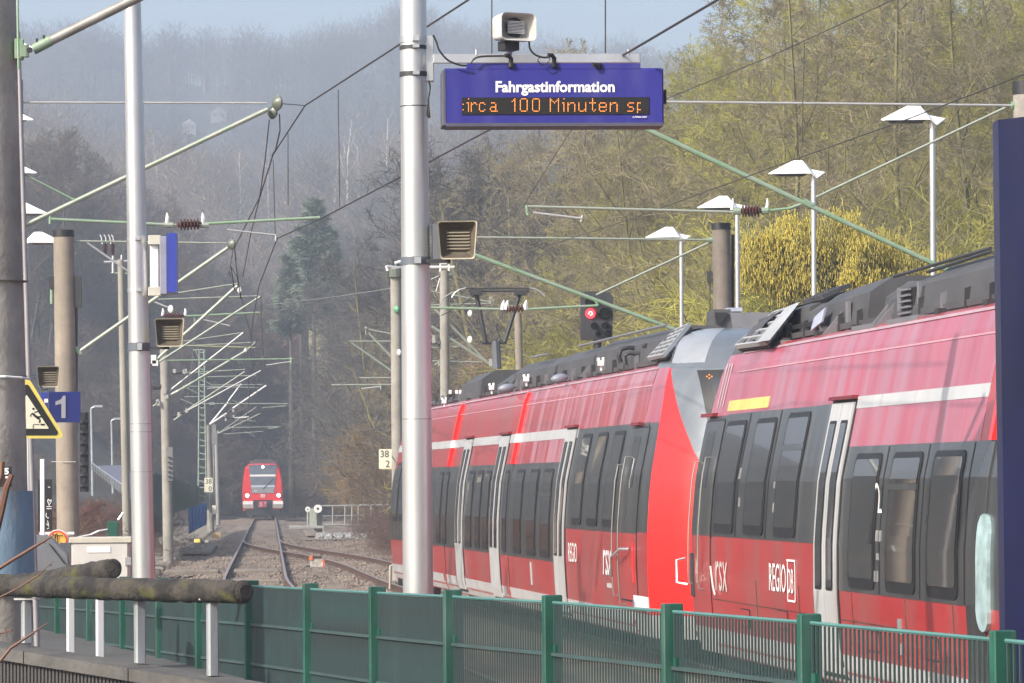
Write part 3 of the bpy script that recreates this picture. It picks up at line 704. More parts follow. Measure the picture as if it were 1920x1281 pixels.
tubes(mc, 119, [(311, 738, 456, 624, .035, M_tubew), (314, 745, 461, 658, .05, M_tube), (344, 640, 454, 624, .022, M_tube), (342, 649, 478, 642, .022, M_tube),
                (320, 647, 479, 652, .022, mat('yellow_green_tube', (.42, .42, .22), .5)), (461, 658, 479, 642, .022, M_tube), (318, 741, 334, 733, .05, M_insw, 'strut_insulator'), (318, 738, 296, 756, .045, M_dark, 'strut_insulator'),
                (287, 762, 300, 752, .03, M_tube), (322, 782, 348, 772, .04, M_dark, 'strut_insulator'), (348, 772, 489, 695, .03, M_tubew), (337, 778, 459, 697, .028, M_tube),
                (351, 699, 459, 693, .022, M_tube), (322, 700, 350, 698, .05, M_dark, 'strut_insulator'), (389, 707, 480, 704, .02, M_tube), (326, 788, 340, 778, .03, M_tube)])
for x, y in ((309, 735), (313, 744), (295, 753), (297, 757), (327, 696), (345, 697), (348, 696), (350, 770), (335, 777)): MB().box(at(x, y, 118.8), (.09, .09, .13)).build('clamp', mat('dull_white_fitting', (.42, .42, .4), .5), mc)
disk(460, 657, 119, 4, mc, M_insw, 'insulator_bell')
MB().box(at(318, 870, 118.6), (.2, .2, 1.05)).build('switch_box', mat('grey_box', (.22, .22, .22), .6), mc)
for k in range(6): MB().box(at(318, 858+k*9, 118.45), (.1, .04, .05)).build('vent', M_dark, mc)
MB().tube([at(286, 725, 119), at(303, 725, 119)], .1, 8).build('collar', M_dark, mc)
# lattice mast
ml = thing('lattice_mast', at(378, 955, 199), 'green grey steel lattice mast left of the oncoming train', 'mast')
m_lat = mat('lattice_green_grey', (.30, .36, .31), .6, .2, .15)
for x0, x1 in ((374, 372), (383, 388)):
    MB().tube([at(x0, 655, 199), at(x1, 955, 199)], .05, 4).build('chord', m_lat, ml)
k = 0; y = 662
while y < 950:
    f = (y-655)/300; MB().tube([at(374-2*f, y, 199), at(383+5*f, y+(4 if k % 2 else 0), 199)], .045, 4).build('lattice_bar', m_lat, ml); y += 9.5+5*f; k += 1
tubes(ml, 199, [(362, 657, 381, 656, .05, m_lat, 'crossarm'), (367, 658, 374, 675, .03, m_lat, 'brace'), (342, 724, 485, 727, .028, M_tube, 'cantilever_tube'), (350, 727, 375, 740, .028, M_tube), (338, 748, 366, 760, .028, M_tube), (345, 744, 374, 744, .03, M_tube),
                (398, 722, 492, 721, .025, M_tube), (384, 757, 540, 757, .032, M_tube), (492, 765, 536, 761, .032, M_tube), (388, 729, 454, 722, .04, M_tubew), (385, 715, 400, 724, .03, M_tube)])
md = mast(389, 797, 394, 950, 204, .17, .19, 'short grey mast with bright white cantilevers next to the lattice mast', mat('pale_grey_concrete', (.36, .34, .3), .85))
tubes(md, 204, [(393, 796, 428, 754, .06, M_white), (428, 752, 452, 720, .05, M_white), (393, 796, 425, 775, .06, M_white), (436, 766, 499, 723, .055, M_white), (425, 775, 436, 766, .05, M_dark, 'strut_insulator'),
                (440, 784, 466, 782, .05, M_white), (422, 785, 440, 784, .06, M_dark, 'strut_insulator'), (445, 788, 480, 790, .025, M_tube), (436, 750, 450, 757, .025, M_tube)])
MB().box(at(401, 815, 204), (.24, .25, 1.1)).build('signal_box', mat('grey_box', (.22, .22, .22), .6), md)
MB().tube([at(400, 835, 204), at(402, 950, 204)], .05, 6).build('box_post', M_galv, md)
for x, y in ((395, 757), (400, 757), (408, 810), (421, 779), (437, 770), (423, 787), (438, 781)): MB().box(at(x, y, 203.8), (.1, .1, .14)).build('clamp', mat('dull_white_fitting', (.42, .42, .4), .5), md)
mf = mast(405, 812, 408, 940, 250, .12, .13, 'farthest mast beside the track with thin grey cantilevers', M_concg)
tubes(mf, 250, [(407, 814, 489, 775, .04, M_tube), (407, 814, 481, 763, .03, M_tube), (426, 802, 527, 800, .035, M_tube), (503, 804, 524, 801, .04, M_tube), (419, 814, 494, 809, .03, M_tube), (460, 809, 478, 818, .025, M_tube), (462, 784, 468, 788, .03, M_tube)])
# right row
mh = mast(742, 503, 745, 860, 93, .135, .15, 'concrete mast half hidden behind the thick silver pole', mat('pale_grey_concrete', (.36, .34, .3), .85))
tubes(mh, 93, [(686, 617, 753, 630, .025, M_tube), (691, 624, 753, 690, .036, M_tube), (655, 640, 753, 640, .022, M_tube), (659, 643, 753, 709, .034, M_tube), (675, 709, 751, 708, .022, M_tube),
               (621, 722, 752, 721, .025, M_tube), (677, 729, 714, 725, .022, M_tubew), (714, 720, 714, 730, .025, M_tube), (725, 500, 753, 503, .06, M_galv, 'crossarm'), (725, 498, 727, 508, .05, M_white, 'crossarm'), (733, 682, 756, 682, .08, M_concg, 'collar'),
               (735, 706, 752, 706, .1, M_dark, 'collar'), (736, 485, 738, 505, .03, M_dark, 'rod'), (745, 492, 746, 503, .04, M_dark, 'rod'), (740, 494, 752, 490, .05, M_white, 'fitting'), (686, 617, 686, 628, .02, M_tube), (728, 508, 729, 535, .03, M_dark, 'rod')])
MB().tube([at(742, 505, 92.9), at(742, 520, 92.9)], .17, 12).build('head_collar', mat('green_grey_collar', (.13, .15, .12), .7), mh)
disk(686, 616, 93, 4, mh, GI); disk(743, 580, 92.8, 7, mh, mat('green_bell', (.12, .38, .2), .4), 'insulator_bell'); disk(748, 661, 92.8, 6, mh, M_insw, 'insulator_bell')
tag(MB().tube([at(500, 572, 150), at(620, 558, 120), at(733, 541, 93)], .012, 4).build('feeder_wire', M_wirel, loc=at(733, 541, 93)), 'thin feeder wire reaching the half hidden mast from the left', 'wire')
mg = mast(833, 508, 834, 730, 120, .15, .15, 'grey concrete mast just right of the thick silver pole', mat('pale_grey_concrete', (.36, .34, .3), .85))
tubes(mg, 120, [(806, 501, 852, 501, .055, M_white, 'crossarm'), (824, 494, 838, 494, .05, M_white, 'crossarm'), (826, 496, 826, 510, .05, M_white, 'crossarm'), (842, 496, 842, 510, .05, M_white, 'crossarm'), (823, 516, 848, 516, .12, mat('green_grey_collar', (.13, .15, .12), .7), 'collar'),
                (826, 518, 818, 546, .03, M_tubew), (808, 524, 824, 517, .025, M_tubew), (808, 546, 922, 567, .03, M_tube), (808, 572, 918, 569, .025, M_tube), (812, 576, 918, 684, .05, M_tube), (809, 612, 920, 684, .06, M_tube),
                (810, 652, 861, 650, .025, M_tube), (810, 677, 902, 679, .028, M_tube), (815, 684, 823, 680, .03, M_tube), (823, 676, 824, 686, .04, M_tube)])
for x, y in ((920, 563), (924, 568), (813, 636), (920, 680)): MB().box(at(x, y, 119.8), (.1, .1, .24)).build('clamp', mat('dull_white_fitting', (.42, .42, .4), .5), mg)
disk(881, 588, 119.5, 6.5, mg, M_insw, 'insulator_bell'); disk(881, 637, 119.5, 7, mg, M_insw, 'insulator_bell'); disk(823, 644, 119.5, 4, mg, M_dark, 'insulator_bell')
mi = mast(971, 587, 974, 700, 100, .1, .105, 'short warm concrete mast stub rising behind the train roof and pantograph', M_conc)
mF = mast(1352, 420, 1355, 600, 62, .155, .165, 'concrete mast with black cap behind the train, beside the yellow bush', mat('brown_grey_concrete', (.24, .205, .175), .9, 0, .25, 1.6, .3, streak=((.12, .105, .095), (5, 5, .5), .5, .72, .7)), .1)
MB().box(at(1330, 520, 62), (.07, .1, .2)).build('side_box', M_dark, mF); MB().tube([at(1331, 500, 62), at(1331, 585, 62)], .012, 6).build('downpipe', M_dark, mF); MB().tube([at(1374, 440, 62.1), at(1374, 585, 62.1)], .03, 6).build('downpipe', M_dark, mF)
tubes(mF, 62, [(895, 445, 1335, 450, .019, M_tube, 'top_tube'), (888, 477, 1222, 602, .036, M_tubeg, 'diagonal_tube'), (1222, 602, 1345, 648, .036, M_tubeg, 'diagonal_tube'), (1118, 553, 1330, 455, .02, M_tube, 'stay_rod'), (987, 580, 1120, 573, .022, M_tubeg, 'steady_tube'),
               (808, 577, 941, 580, .024, M_tubeg, 'steady_tube'), (1326, 450, 1338, 450, .05, M_tubeg, 'bracket'), (1110, 556, 1122, 573, .02, M_tubeg, 'clamp')])
insul(at(945, 580, 62), at(985, 579, 62), .06, mF)
for x in (943, 950, 985): MB().tube([at(x, 581, 62), at(x, 572, 62), at(x+2, 563, 62)], [.045, .04, .01], 6).build('arcing_horn', M_white, mF)
mJ = mast(1925, 155, 1930, 700, 42, .155, .165, 'concrete mast with black cap at the right edge above the navy column', M_concd, .14)
tubes(mJ, 42, [(940, 188, 1906, 198, .016, M_tubew, 'top_tube'), (1190, 232, 1745, 492, .031, M_tubeg, 'diagonal_tube'), (1745, 492, 1900, 565, .031, M_tubeg, 'diagonal_tube'), (1530, 370, 1885, 202, .016, M_tube, 'stay_rod'),
               (985, 387, 1382, 398, .017, M_tube, 'steady_tube'), (1430, 396, 1480, 391, .017, M_tubeg, 'steady_tube'), (1480, 391, 1515, 378, .02, M_tubeg, 'steady_tube'), (1000, 399, 1092, 410, .016, M_tubew, 'registration_arm'),
               (987, 385, 990, 404, .02, M_tubeg, 'end_bracket'), (1092, 404, 1089, 416, .01, M_tubew, 'wire_clip'), (1896, 198, 1914, 198, .05, M_tubeg, 'bracket'), (1507, 376, 1524, 386, .036, M_tubeg, 'clamp'), (1375, 396, 1388, 396, .045, M_tubeg, 'end_fitting'), (1427, 396, 1440, 395, .045, M_tubeg, 'end_fitting')])
insul(at(1387, 396, 42), at(1428, 395, 42), .068, mJ)
for x in (1372, 1437): MB().tube([at(x, 394, 42), at(x+2, 385, 42), at(x+2, 372, 42)], [.02, .022, .006], 6).build('arcing_horn', M_white, mJ)

# ================================================================== overhead wires
def wire(name, pts, r, label, m=M_wire, drops=(), grp='overhead line wires'):
    P = [at(*p) for p in pts]; root = thing(name, P[0], label, 'wire', grp)
    MB().tube(P, r, 6).build('conductor', m, root)
    for (x0, y0, x1, y1, Y) in drops: MB().tube([at(x0, y0, Y), at(x1, y1, Y)], .006, 5).build('dropper', m, root)
    return root
wire('messenger_wire', [(1010, -86, 29), (878, 0, 33), (730, 96, 39), (572, 198, 46), (512, 290, 50), (487, 370, 56), (440, 464, 61), (443, 500, 72), (449, 540, 85), (460, 590, 100), (474, 642, 119), (480, 700, 160), (485, 757, 204), (488, 800, 250)], .010,
     'dark messenger wire descending from the top centre to the left insulator disks',
     drops=[(634, 168, 637, 389, 43.2), (540, 250, 540, 385, 47), (572, 198, 520, 194, 46), (922, -60, 922, 101, 31.5), (1135, -90, 1135, 100, 29.5), (512, 300, 516, 440, 50)])
wire('contact_wire', [(1560, -118, 24), (1345, 0, 25), (1180, 97, 28), (930, 237, 36), (755, 330, 42), (600, 411, 48), (520, 447, 53), (486, 535, 70), (474, 600, 85), (470, 660, 119), (478, 720, 160), (488, 770, 210), (492, 812, 250)], .0095,
     'dark contact wire from the top right passing behind the blue display')
wire('messenger_wire', [(1740, -30, 36), (1440, 108, 40), (1250, 185, 43), (1130, 215, 46), (1075, 238, 48), (1010, 340, 55), (980, 390, 62), (905, 440, 75), (870, 500, 95)], .005, 'thin upper wire over the long train, crossing the mossy trees',
     drops=[(1508, 78, 1503, 293, 39.2), (1100, 236, 1095, 275, 47)])
wire('contact_wire', [(2050, 92, 28), (1920, 140, 30), (1690, 228, 34), (1440, 317, 39), (1180, 412, 46), (1000, 470, 55), (930, 520, 68), (880, 575, 90)], .0055, 'thin lower wire over the long train, passing the lamp heads')
wire('jumper_wire', [(505, 225, 46.2), (497, 300, 47), (487, 370, 48), (470, 440, 52), (455, 520, 60)], .007, 'thin jumper wire hanging from the double insulator disks')
wire('jumper_wire', [(524, 215, 46.2), (525, 245, 46), (517, 280, 46.2), (510, 292, 47)], .009, 'short curled jumper under the upper insulator disk')
wire('jumper_wire', [(437, 468, 61), (430, 510, 61), (440, 545, 62), (433, 500, 61), (445, 520, 61), (452, 560, 62)], .009, 'kinked jumper wire under the insulator disk of the warm mast')
wire('jumper_wire', [(489, 556, 85), (490, 600, 85), (492, 640, 85), (496, 690, 85)], .012, 'short vertical hanger wire under the far cantilevers')
wire('jumper_wire', [(464, 660, 119), (464, 700, 119), (468, 740, 119), (462, 790, 119)], .014, 'dark hanger wire below the white bell of the grey mast')

# ================================================================== platform lamps
M_lamp = mat('lamp_white', (.82, .82, .82), .35, var=.03)
def lamp(px, py, Y, flip, label, pole_base=.55, leanpx=2, grp='wing headed platform lamps', r=.043):
    k = Y/7000; top = at(px, py, Y); bot = at(px+leanpx, py+300, Y); dv = (bot-top); b = top+dv*((pole_base-top.z)/dv.z)
    root = thing('platform_lamp', b, label, 'street lamp', grp)
    MB().tube([b, top+Vector((0, 0, -.05))], [r*1.15, r*.85], 20).build('post', M_silver, root, smooth=True)
    f = -1 if flip else 1
    # folded wing: long inclined plate on one side, small one on the other
    def P(dx, dz, dy): return Vector((top.x+f*dx, top.y+dy, top.z+dz))
    th = Vector((0, 0, -.014))
    A = P(-.68, -.02, -.10); A2 = P(-.60, -.0, .22); Bf = P(-.28, .185, -.12+.25); Bg = P(-.14, .185, .0+.13); C = P(-.05, -.015, -.13); C2 = P(0, .06, .2); D_ = P(.19, .01, .10); E = P(.04, -.09, -.12)
    def plate(pts, nm, m): 
        MB().prism(pts, th).build(nm, m, root)
    plate([A, C, Bg, Bf], 'wing', M_lamp)
    plate([A2, Bf, Bg, C2], 'rear_wing', M_lamp)
    plate([C, E, D_, C2, Bg], 'short_wing', M_lamp)
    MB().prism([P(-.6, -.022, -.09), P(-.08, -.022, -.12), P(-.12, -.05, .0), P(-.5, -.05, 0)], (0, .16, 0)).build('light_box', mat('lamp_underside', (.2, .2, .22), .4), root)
    MB().tube([P(0, -.02, 0), P(-.0, -.12, 0)], [.03, .045], 8).build('neck', M_lamp, root)
for (x, y, Y, l) in ((1748, 222, 47, 'nearest white wing lamp at the right, beside the navy column'), (1525, 323, 54.4, 'white wing lamp in front of the yellow bush'),
                     (1382, 387, 61.5, 'white wing lamp beside the black capped mast'), (1277, 443, 69.3, 'farthest white wing lamp right of the red signal')):
    lamp(x, y, Y, False, l)
for (x, y, Y, l) in ((-58, 90, 37.7, 'white wing lamp tip under the thick tube at the top of the thick mast'), (-42, 222, 45.7, 'white wing lamp tip behind the thick mast, second from the top'),
                     (-20, 322, 53.7, 'white wing lamp tip behind the thick mast, third from the top'), (11, 398, 61.4, 'white wing lamp tip behind the thick mast, above the lowest one'), (49, 453, 68.5, 'lowest white wing lamp left of the warm concrete mast')):
    lamp(x, y, Y, True, l, leanpx=3)
b = at(71, 1150, 34); t = at(34, 60, 34); gp_ = thing('slim_post', b, 'slim grey post directly beside the thick concrete mast', 'post'); b.z = .5
MB().tube([b, b.lerp(t, .5), t], [.028, .024, .019], 14).build('shaft', mat('post_grey', (.33, .32, .34), .5, .4, .1, 3), gp_, smooth=True)
MB().box(b, (.12, .12, .03)).build('base_plate', M_galv, gp_)
# small street lamps far left
for x, y0, y1, Y, l in ((171, 766, 930, 170, 'grey street lamp by the footpath, nearer one'), (209, 789, 925, 190, 'pale street lamp by the footpath, farther one')):
    b = at(x+3, y1, Y); t = at(x, y0, Y); root = thing('street_lamp', b, l, 'street lamp', 'lamps by the footpath')
    MB().tube([b, t], [.07, .05], 8).build('post', mat('lamp_grey', (.42, .46, .5), .5, .3), root)
    MB().tube([t, t+Vector((.15, 0, .08))], .04, 6).build('arm', M_galv, root); MB().bbox(t+Vector((.32, 0, .1)), (.4, .2, .1), b=.02).build('lamp_head', M_galv, root)
# ================================================================== the long red train (two coupled units)
M_red = mat('train_red', (.43, .028, .03), .34, 0, .12, .8, 0, .5, streak=((.26, .09, .085), (.5, 2.0, .6), .42, .72, .75))
M_redu = mat('train_red_upper', (.40, .06, .10), .4, 0, .1, .8, 0, .4, c2=(.34, .07, .11), streak=((.36, .22, .28), (.5, 3.2, .28), .38, .72, .62))  # pink of the reflected sky put into the colour, plus dirt streaks
M_redb = mat('train_red_clean', (.75, .02, .018), .3, 0, .04, .8, 0, .4)
M_grey = mat('window_band_grey', (.042, .045, .047), .3, 0, .2, 2, 0, .5, stretch=(1, 2, .3), streak=((.11, .115, .115), (.5, 3, .3), .5, .75, .6))
M_glass = mat('dark_train_glass', (.014, .015, .016), .05, 0, .1, 2, spec=1.0, coat=1.0)
M_glass.node_tree.nodes['Principled BSDF'].inputs['Coat Roughness'].default_value = .02
M_frame = mat('rubber_frame', (.012, .012, .013), .45)
M_lgrey = mat('train_light_grey', (.50, .51, .52), .38, 0, .08, 1.5, 0, .3, streak=((.35, .33, .31), (.5, 3, .5), .5, .75, .6))
M_sil = mat('cab_silver_blue', (.20, .225, .25), .32, .3, .08, 1.2, 0, .5, c2=(.15, .17, .19), streak=((.12, .13, .14), (1, 3, .5), .5, .75, .6))
M_roof = mat('roof_grey', (.085, .085, .09), .6, .1, .2, 1.5, .05)
M_roofl = mat('roof_light_grey', (.20, .20, .22), .5, .2, .12, 1.5)
M_ceq = mat('roof_grille_grey', (.44, .45, .46), .5, .2, .1, 2)
_iz = [.25, .45, .62, 1.2, 1.7, 2.3, 3.0, 3.55, 3.72, 3.85, 4.0]
_ix = [.16, .06, .03, 0, .005, .055, .205, .33, .40, .56, .95]
M_dust = mat('brake_dust', (.10, .055, .045), .85, 0, .3, 3, 0)
def ins(z): return float(np.interp(z, _iz, _ix))
TH = math.atan(.07)
def frame_at(Yc): return Matrix.Translation((7.9-.07*Yc, Yc, 0)) @ Matrix.Rotation(TH, 4, 'Z')
def yl(T, px, z, ex=0.0):
    a, b = -28.0, 60.0
    for _ in range(40):
        m = (a+b)/2
        if (T @ Vector((ins(z)+ex, m, z))).y < 4: a = m; continue
        if proj(T @ Vector((ins(z)+ex, m, z)))[0] > px: a = m
        else: b = m
    return (a+b)/2
def patch(T, y0, y1, z0, z1, off, m, name, par, rad=0.0, thick=None, **kw):
    """sheet that follows the curved side between y0 < y1 and z0 < z1, standing off by off, with its edge turned in"""
    nz = max(2, int((z1-z0)/.16)+1); zs = [z0+(z1-z0)*k/nz for k in range(nz+1)]
    if rad:
        zs = sorted(set([round(v, 4) for v in zs if z0+rad < v < z1-rad]+[z0+rad*(1-math.cos(a)) for a in (0, .5, 1.0, 1.57)]+[z1-rad*(1-math.cos(a)) for a in (0, .5, 1.0, 1.57)]))
    vs = []
    for z in zs:
        e = 0
        if rad:
            dz = min(z-z0, z1-z)
            if dz < rad: e = rad-math.sqrt(max(0, rad*rad-(rad-dz)**2))
        x = ins(z)-off
        vs += [(x+off+.004, y0+e, z), (x, y0+e, z), (x, y1-e, z), (x+off+.004, y1-e, z)]
    n = len(zs); fs = []
    for i in range(n-1):
        for k in range(3): fs.append((i*4+k, i*4+k+1, i*4+k+5, i*4+k+4))
    fs += [(3, 2, 1, 0), tuple((n-1)*4+k for k in range(4))]
    return MB(T).add(vs, fs).build(name, m, par, smooth=False, **kw)
def body(T, y0, y1, par, name='car_body'):
    L = [(ins(z), z) for z in (.32, .45, .62, .9, 1.2, 1.7, 2.0, 2.3, 2.65, 3.0, 3.3, 3.55, 3.72, 3.78)]+[(1.0, 3.86)]
    Rr = [(2.9-x, z) for x, z in reversed(L)]; P = L+Rr; n = len(P)
    vs = [(x, y0, z) for x, z in P]+[(x, y1, z) for x, z in P]
    return MB(T).add(vs, [tuple(range(n-1, -1, -1)), tuple(range(n, 2*n))]+[(i, (i+1) % n, n+(i+1) % n, n+i) for i in range(n)]).build(name, M_red, par, smooth=True)
def window(T, y0, y1, z0, z1, par, split=None, name='window'):
    if y1 < y0: y0, y1 = y1, y0
    f = patch(T, y0, y1, z0, z1, .016, M_frame, name, par, rad=.09)
    e = .055
    if split:
        patch(T, y0+e, y1-e, split+.03, z1-e, .021, M_glass, 'pane', f, rad=.04); patch(T, y0+e, y1-e, z0+.1, split-.03, .021, M_glass, 'pane', f, rad=.04)
        patch(T, y0+.02, y1-.02, split-.028, split+.028, .026, M_grey, 'window_bar', f)
    else: patch(T, y0+e, y1-e, z0+.1, z1-e, .021, M_glass, 'pane', f, rad=.05)
    return f
def door(T, ya, yb, par, zt=3.06, zb=.42, gz=(1.22, 2.86)):
    y0, y1 = min(ya, yb), max(ya, yb); w = y1-y0
    d = patch(T, y0-.05, y1+.05, zb-.05, zt, .012, M_frame, 'door', par)
    for k in range(2):
        a = y0+k*w/2+.012; b = y0+(k+1)*w/2-.012
        lf = patch(T, a, b, zb, zt-.03, .03, M_lgrey, 'door_leaf', d)
        patch(T, a+.085, b-.085, gz[0], gz[1], .036, M_frame, 'door_window', d, rad=.03)
        patch(T, a+.11, b-.11, gz[0]+.03, gz[1]-.03, .040, M_glass, 'door_pane', d, rad=.03)
    patch(T, y0-.03, y1+.03, zt, zt+.035, .07, mat('dark_red', (.2, .015, .02), .5), 'door_gutter', d)
    return d
def handrail(T, y, z0, z1, par, off=.07):
    zs = [z0+(z1-z0)*k/8 for k in range(9)]
    P = [T @ Vector((ins(z)-off, y, z)) for z in zs]; P = [T @ Vector((ins(z0), y, z0))]+P+[T @ Vector((ins(z1), y, z1))]
    return MB().tube(P, .010, 8).build('handrail', mat('handrail_steel', (.35, .34, .32), .4, .6), par, smooth=True)
def roofbox(T, ya, yb, ha, hb, par, m=M_roof, x0=.62, x1=2.28, name='roof_box', zb=3.72, ch=.16):
    y0, y1 = min(ya, yb), max(ya, yb)
    if ya > yb: ha, hb = hb, ha
    vs = []
    for y, h in ((y0, ha), (y1, hb)):
        vs += [(x0, y, zb), (x0+.06, y, h-ch), (x0+.30, y, h), (x1-.30, y, h), (x1-.06, y, h-ch), (x1, y, zb)]
    n = 6
    return MB(T).add(vs, [tuple(range(n-1, -1, -1)), tuple(range(n, 2*n))]+[(i, (i+1) % n, n+(i+1) % n, n+i) for i in range(n)]).build(name, m, par)
def quad_bars(p00, p10, p11, p01, nx, ny, th, m, par, name='roof_grille', dn=None):
    """grille of crossing bars between four corners, th = bar half width"""
    b = MB(); L = lambda a, c, t: a.lerp(c, t)
    n_ = (p10-p00).cross(p01-p00).normalized(); n_ = n_ if n_.y > 0 else -n_
    MB().prism([q+n_*.07 for q in (p00, p10, p11, p01)], n_*.02).build('grille_backing', M_black, par)
    nrm = n_*.05
    def slab(a, c, hw_dir):
        b.prism([a-hw_dir, a+hw_dir, c+hw_dir, c-hw_dir], nrm)
    du = (p10-p00).normalized(); dv = (p01-p00).normalized()
    for i in range(nx+1): a = L(p00, p10, i/nx); c = L(p01, p11, i/nx); slab(a, c, du*th)
    for j in range(ny+1): a = L(p00, p01, j/ny)+nrm*.04; c = L(p10, p11, j/ny)+nrm*.04; slab(a, c, dv*th)
    return b.build(name, m, par)
def nose(T, par, sgn):
    """cab front; sgn=-1: faces the camera (tip at negative y)"""
    zs = [.33, .62, 1.0, 1.4, 1.8, 2.1, 2.4, 2.65, 2.9, 3.1, 3.3, 3.5, 3.68, 3.82, 3.94, 4.04, 4.12, 4.19, 4.24, 4.27]
    aa = [.05, 0, 0, 0, 0, .02, .05, .09, .15, .21, .28, .36, .46, .58, .72, .9, 1.12, 1.45, 1.9, 2.9]
    xp = [1.45, 1.45, 1.45, 1.45, 1.1, .8, .62, .52, .46, .42, .40, .39, .40, .6, .9, 1.0, 1, 1, 1, 1]
    def a_(z): return float(np.interp(z, zs, aa))
    def xi(z): return ins(z) if z <= 3.72 else float(np.interp(z, [3.72, 3.9, 4.05, 4.15, 4.22, 4.27], [.41, .49, .60, .72, .86, 1.05]))
    def pt(x, z):
        w = 1.45-xi(z); t = min(1, abs(x-1.45)/w); b = 1.0 if z < 2.4 else 1.0-.2*(z-2.4)
        return (x, sgn*(b*(1-t**2.4)-a_(z)), z)
    def strip(fa, fb, z0, z1, nx, m, name, off=0.0):
        zz = sorted(set([z0, z1]+[z for z in zs if z0 < z < z1]+[(z0+z1)/2])); vs = []
        for z in zz:
            xa, xb = fa(z), fb(z)
            for k in range(nx+1):
                p = pt(xa+(xb-xa)*k/nx, z); vs.append((p[0], p[1]+sgn*off, p[2]))
        fs = [(j*(nx+1)+i, j*(nx+1)+i+1, (j+1)*(nx+1)+i+1, (j+1)*(nx+1)+i) for j in range(len(zz)-1) for i in range(nx)]
        return MB(T).add(vs, fs).build(name, m, par, smooth=True)
    fxp = lambda z: max(xi(z)+.002, float(np.interp(z, zs, xp)))
    strip(lambda z: xi(z), lambda z: 2.9-xi(z), .33, .62, 16, M_lgrey, 'front_skirt')
    strip(lambda z: xi(z), lambda z: 2.9-xi(z), .62, 1.55, 16, M_redb, 'front_bumper')
    strip(lambda z: xi(z), fxp, 1.55, 3.70, 8, M_redb, 'red_pillar'); strip(lambda z: 2.9-fxp(z), lambda z: 2.9-xi(z), 1.55, 3.70, 8, M_redb, 'red_pillar')
    strip(fxp, lambda z: 2.9-fxp(z), 1.55, 3.70, 16, M_sil, 'silver_front', off=-.003)
    strip(lambda z: xi(z), lambda z: 2.9-xi(z), 3.70, 4.27, 20, M_sil, 'cab_roof')
    strip(lambda z: xi(z)+.0, lambda z: xi(z)+.34, 3.76, 4.25, 6, mat('pale_shoulder_highlight', (.34, .36, .39), .38, .15, .08, coat=.3), 'shoulder_highlight', off=.006)  # paler strip: sun highlight on the dome's left shoulder put into the colour
    # flanks of the roof dome behind the front
    zz = [3.70, 3.8, 3.9, 3.98, 4.05, 4.1, 4.15, 4.19, 4.22, 4.25, 4.27]; 
    for side in (0, 1):
        vs = []
        for z in zz:
            x = xi(z) if side == 0 else 2.9-xi(z); vs += [(x, -sgn*a_(z), z), (x, -sgn*1.5, z)]
        MB(T).add(vs, [(2*j, 2*j+1, 2*j+3, 2*j+2) for j in range(len(zz)-1)]).build('dome_flank', M_sil if side == 0 and sgn < 0 else M_roof, par, smooth=True)
    wf = lambda z: .66+.10*(3.68-z)/1.8
    w = strip(wf, lambda z: 2.9-wf(z), 1.85, 3.66, 14, M_frame, 'windscreen', off=.012)
    strip(lambda z: wf(z)+.12, lambda z: 2.9-wf(z)-.12, 1.98, 3.56, 14, M_glass, 'windscreen_glass', off=.022)
    # cheek between the front corner and the straight body, following the receding top
    for side in (0, 1):
        for z0, z1, m, nm in ((.33, .62, M_lgrey, 'cheek_skirt'), (.62, 1.64, M_red, 'cheek'), (1.64, 3.02, M_grey, 'cheek_band'), (3.02, 3.72, M_redu, 'cheek_upper')):
            zz = sorted(set([z0, z1]+[z for z in zs if z0 < z < z1])); vs = []
            for z in zz:
                x = ins(z) if side == 0 else 2.9-ins(z); vs += [(x, -sgn*a_(z), z), (x, -sgn*1.3, z)]
            MB(T).add(vs, [(2*j, 2*j+1, 2*j+3, 2*j+2) for j in range(len(zz)-1)]).build(nm, m, par, smooth=True)
    # coupler
    c = T @ Vector((1.45, sgn*.9, .98)); d = T @ Vector((1.45, sgn*1.35, .98)); MB().tube([c, d], .12, 12).build('coupler', M_dark, par)
    MB(T).box((1.45, -sgn*1.2, .25), (2.3, 1.5, .2)).build('underframe', M_dark, par)
def bogie(T, yc, par):
    b = MB(T); b.box((.42, yc, .55), (.16, 2.9, .22)).box((2.48, yc, .55), (.16, 2.9, .22)).box((1.45, yc, .6), (2.0, .5, .2)); bo = b.build('bogie', M_dark, par)
    for dy in (-1.2, 1.2):
        w = MB()
        for x in (.60, 2.18): w.lathe(T @ Vector((x, yc+dy, .43)), T @ Vector((x+.12, yc+dy, .43)), [(0, .1), (.05, .40), (.7, .42), (.72, .45), (1, .45)], 20)
        w.lathe(T @ Vector((.6, yc+dy, .43)), T @ Vector((2.3, yc+dy, .43)), [(0, .07), (1, .07)], 8); w.build('wheelset', mat('wheel_steel', (.12, .10, .09), .5, .5), bo, smooth=True)
        MB(T).box((.34, yc+dy, .43), (.16, .3, .26)).build('axle_box', M_dark, bo)
    MB(T).lathe(T.inverted() @ (T @ Vector((.3, yc, .8))), (.3, yc, .5), [(0, .12), (1, .12)], 10).build('air_spring', M_black, bo)
def stext(T, px, z, s, h, par, m=M_signw, xs=1.0, off=.012, name='lettering'):
    y = yl(T, px, z); p = T @ Vector((ins(z)-off, y, z)); r = T.to_3x3() @ Vector((0, -1, 0)); u = T.to_3x3() @ Vector((-(ins(z+h)-ins(z)), 0, h)).normalized()
    return text(s, p, r, u, h, m, par, name, xs=xs)
def bracket(px, py, Y, par, w=1.0):
    c = at(px, py, Y); k = .07*w
    MB().bbox(c, (k*1.3, k*1.5, k), b=.012).bbox(c+Vector((-k*.5, 0, k*.75)), (k*.6, k, k*.6), b=.01).bbox(c+Vector((k*.45, 0, k*.7)), (k*.55, k, k*.9), b=.01).box(c+Vector((0, .02, -k*.9)), (k*.4, k*.5, k*1.2)).build('roof_bracket', M_white, par)

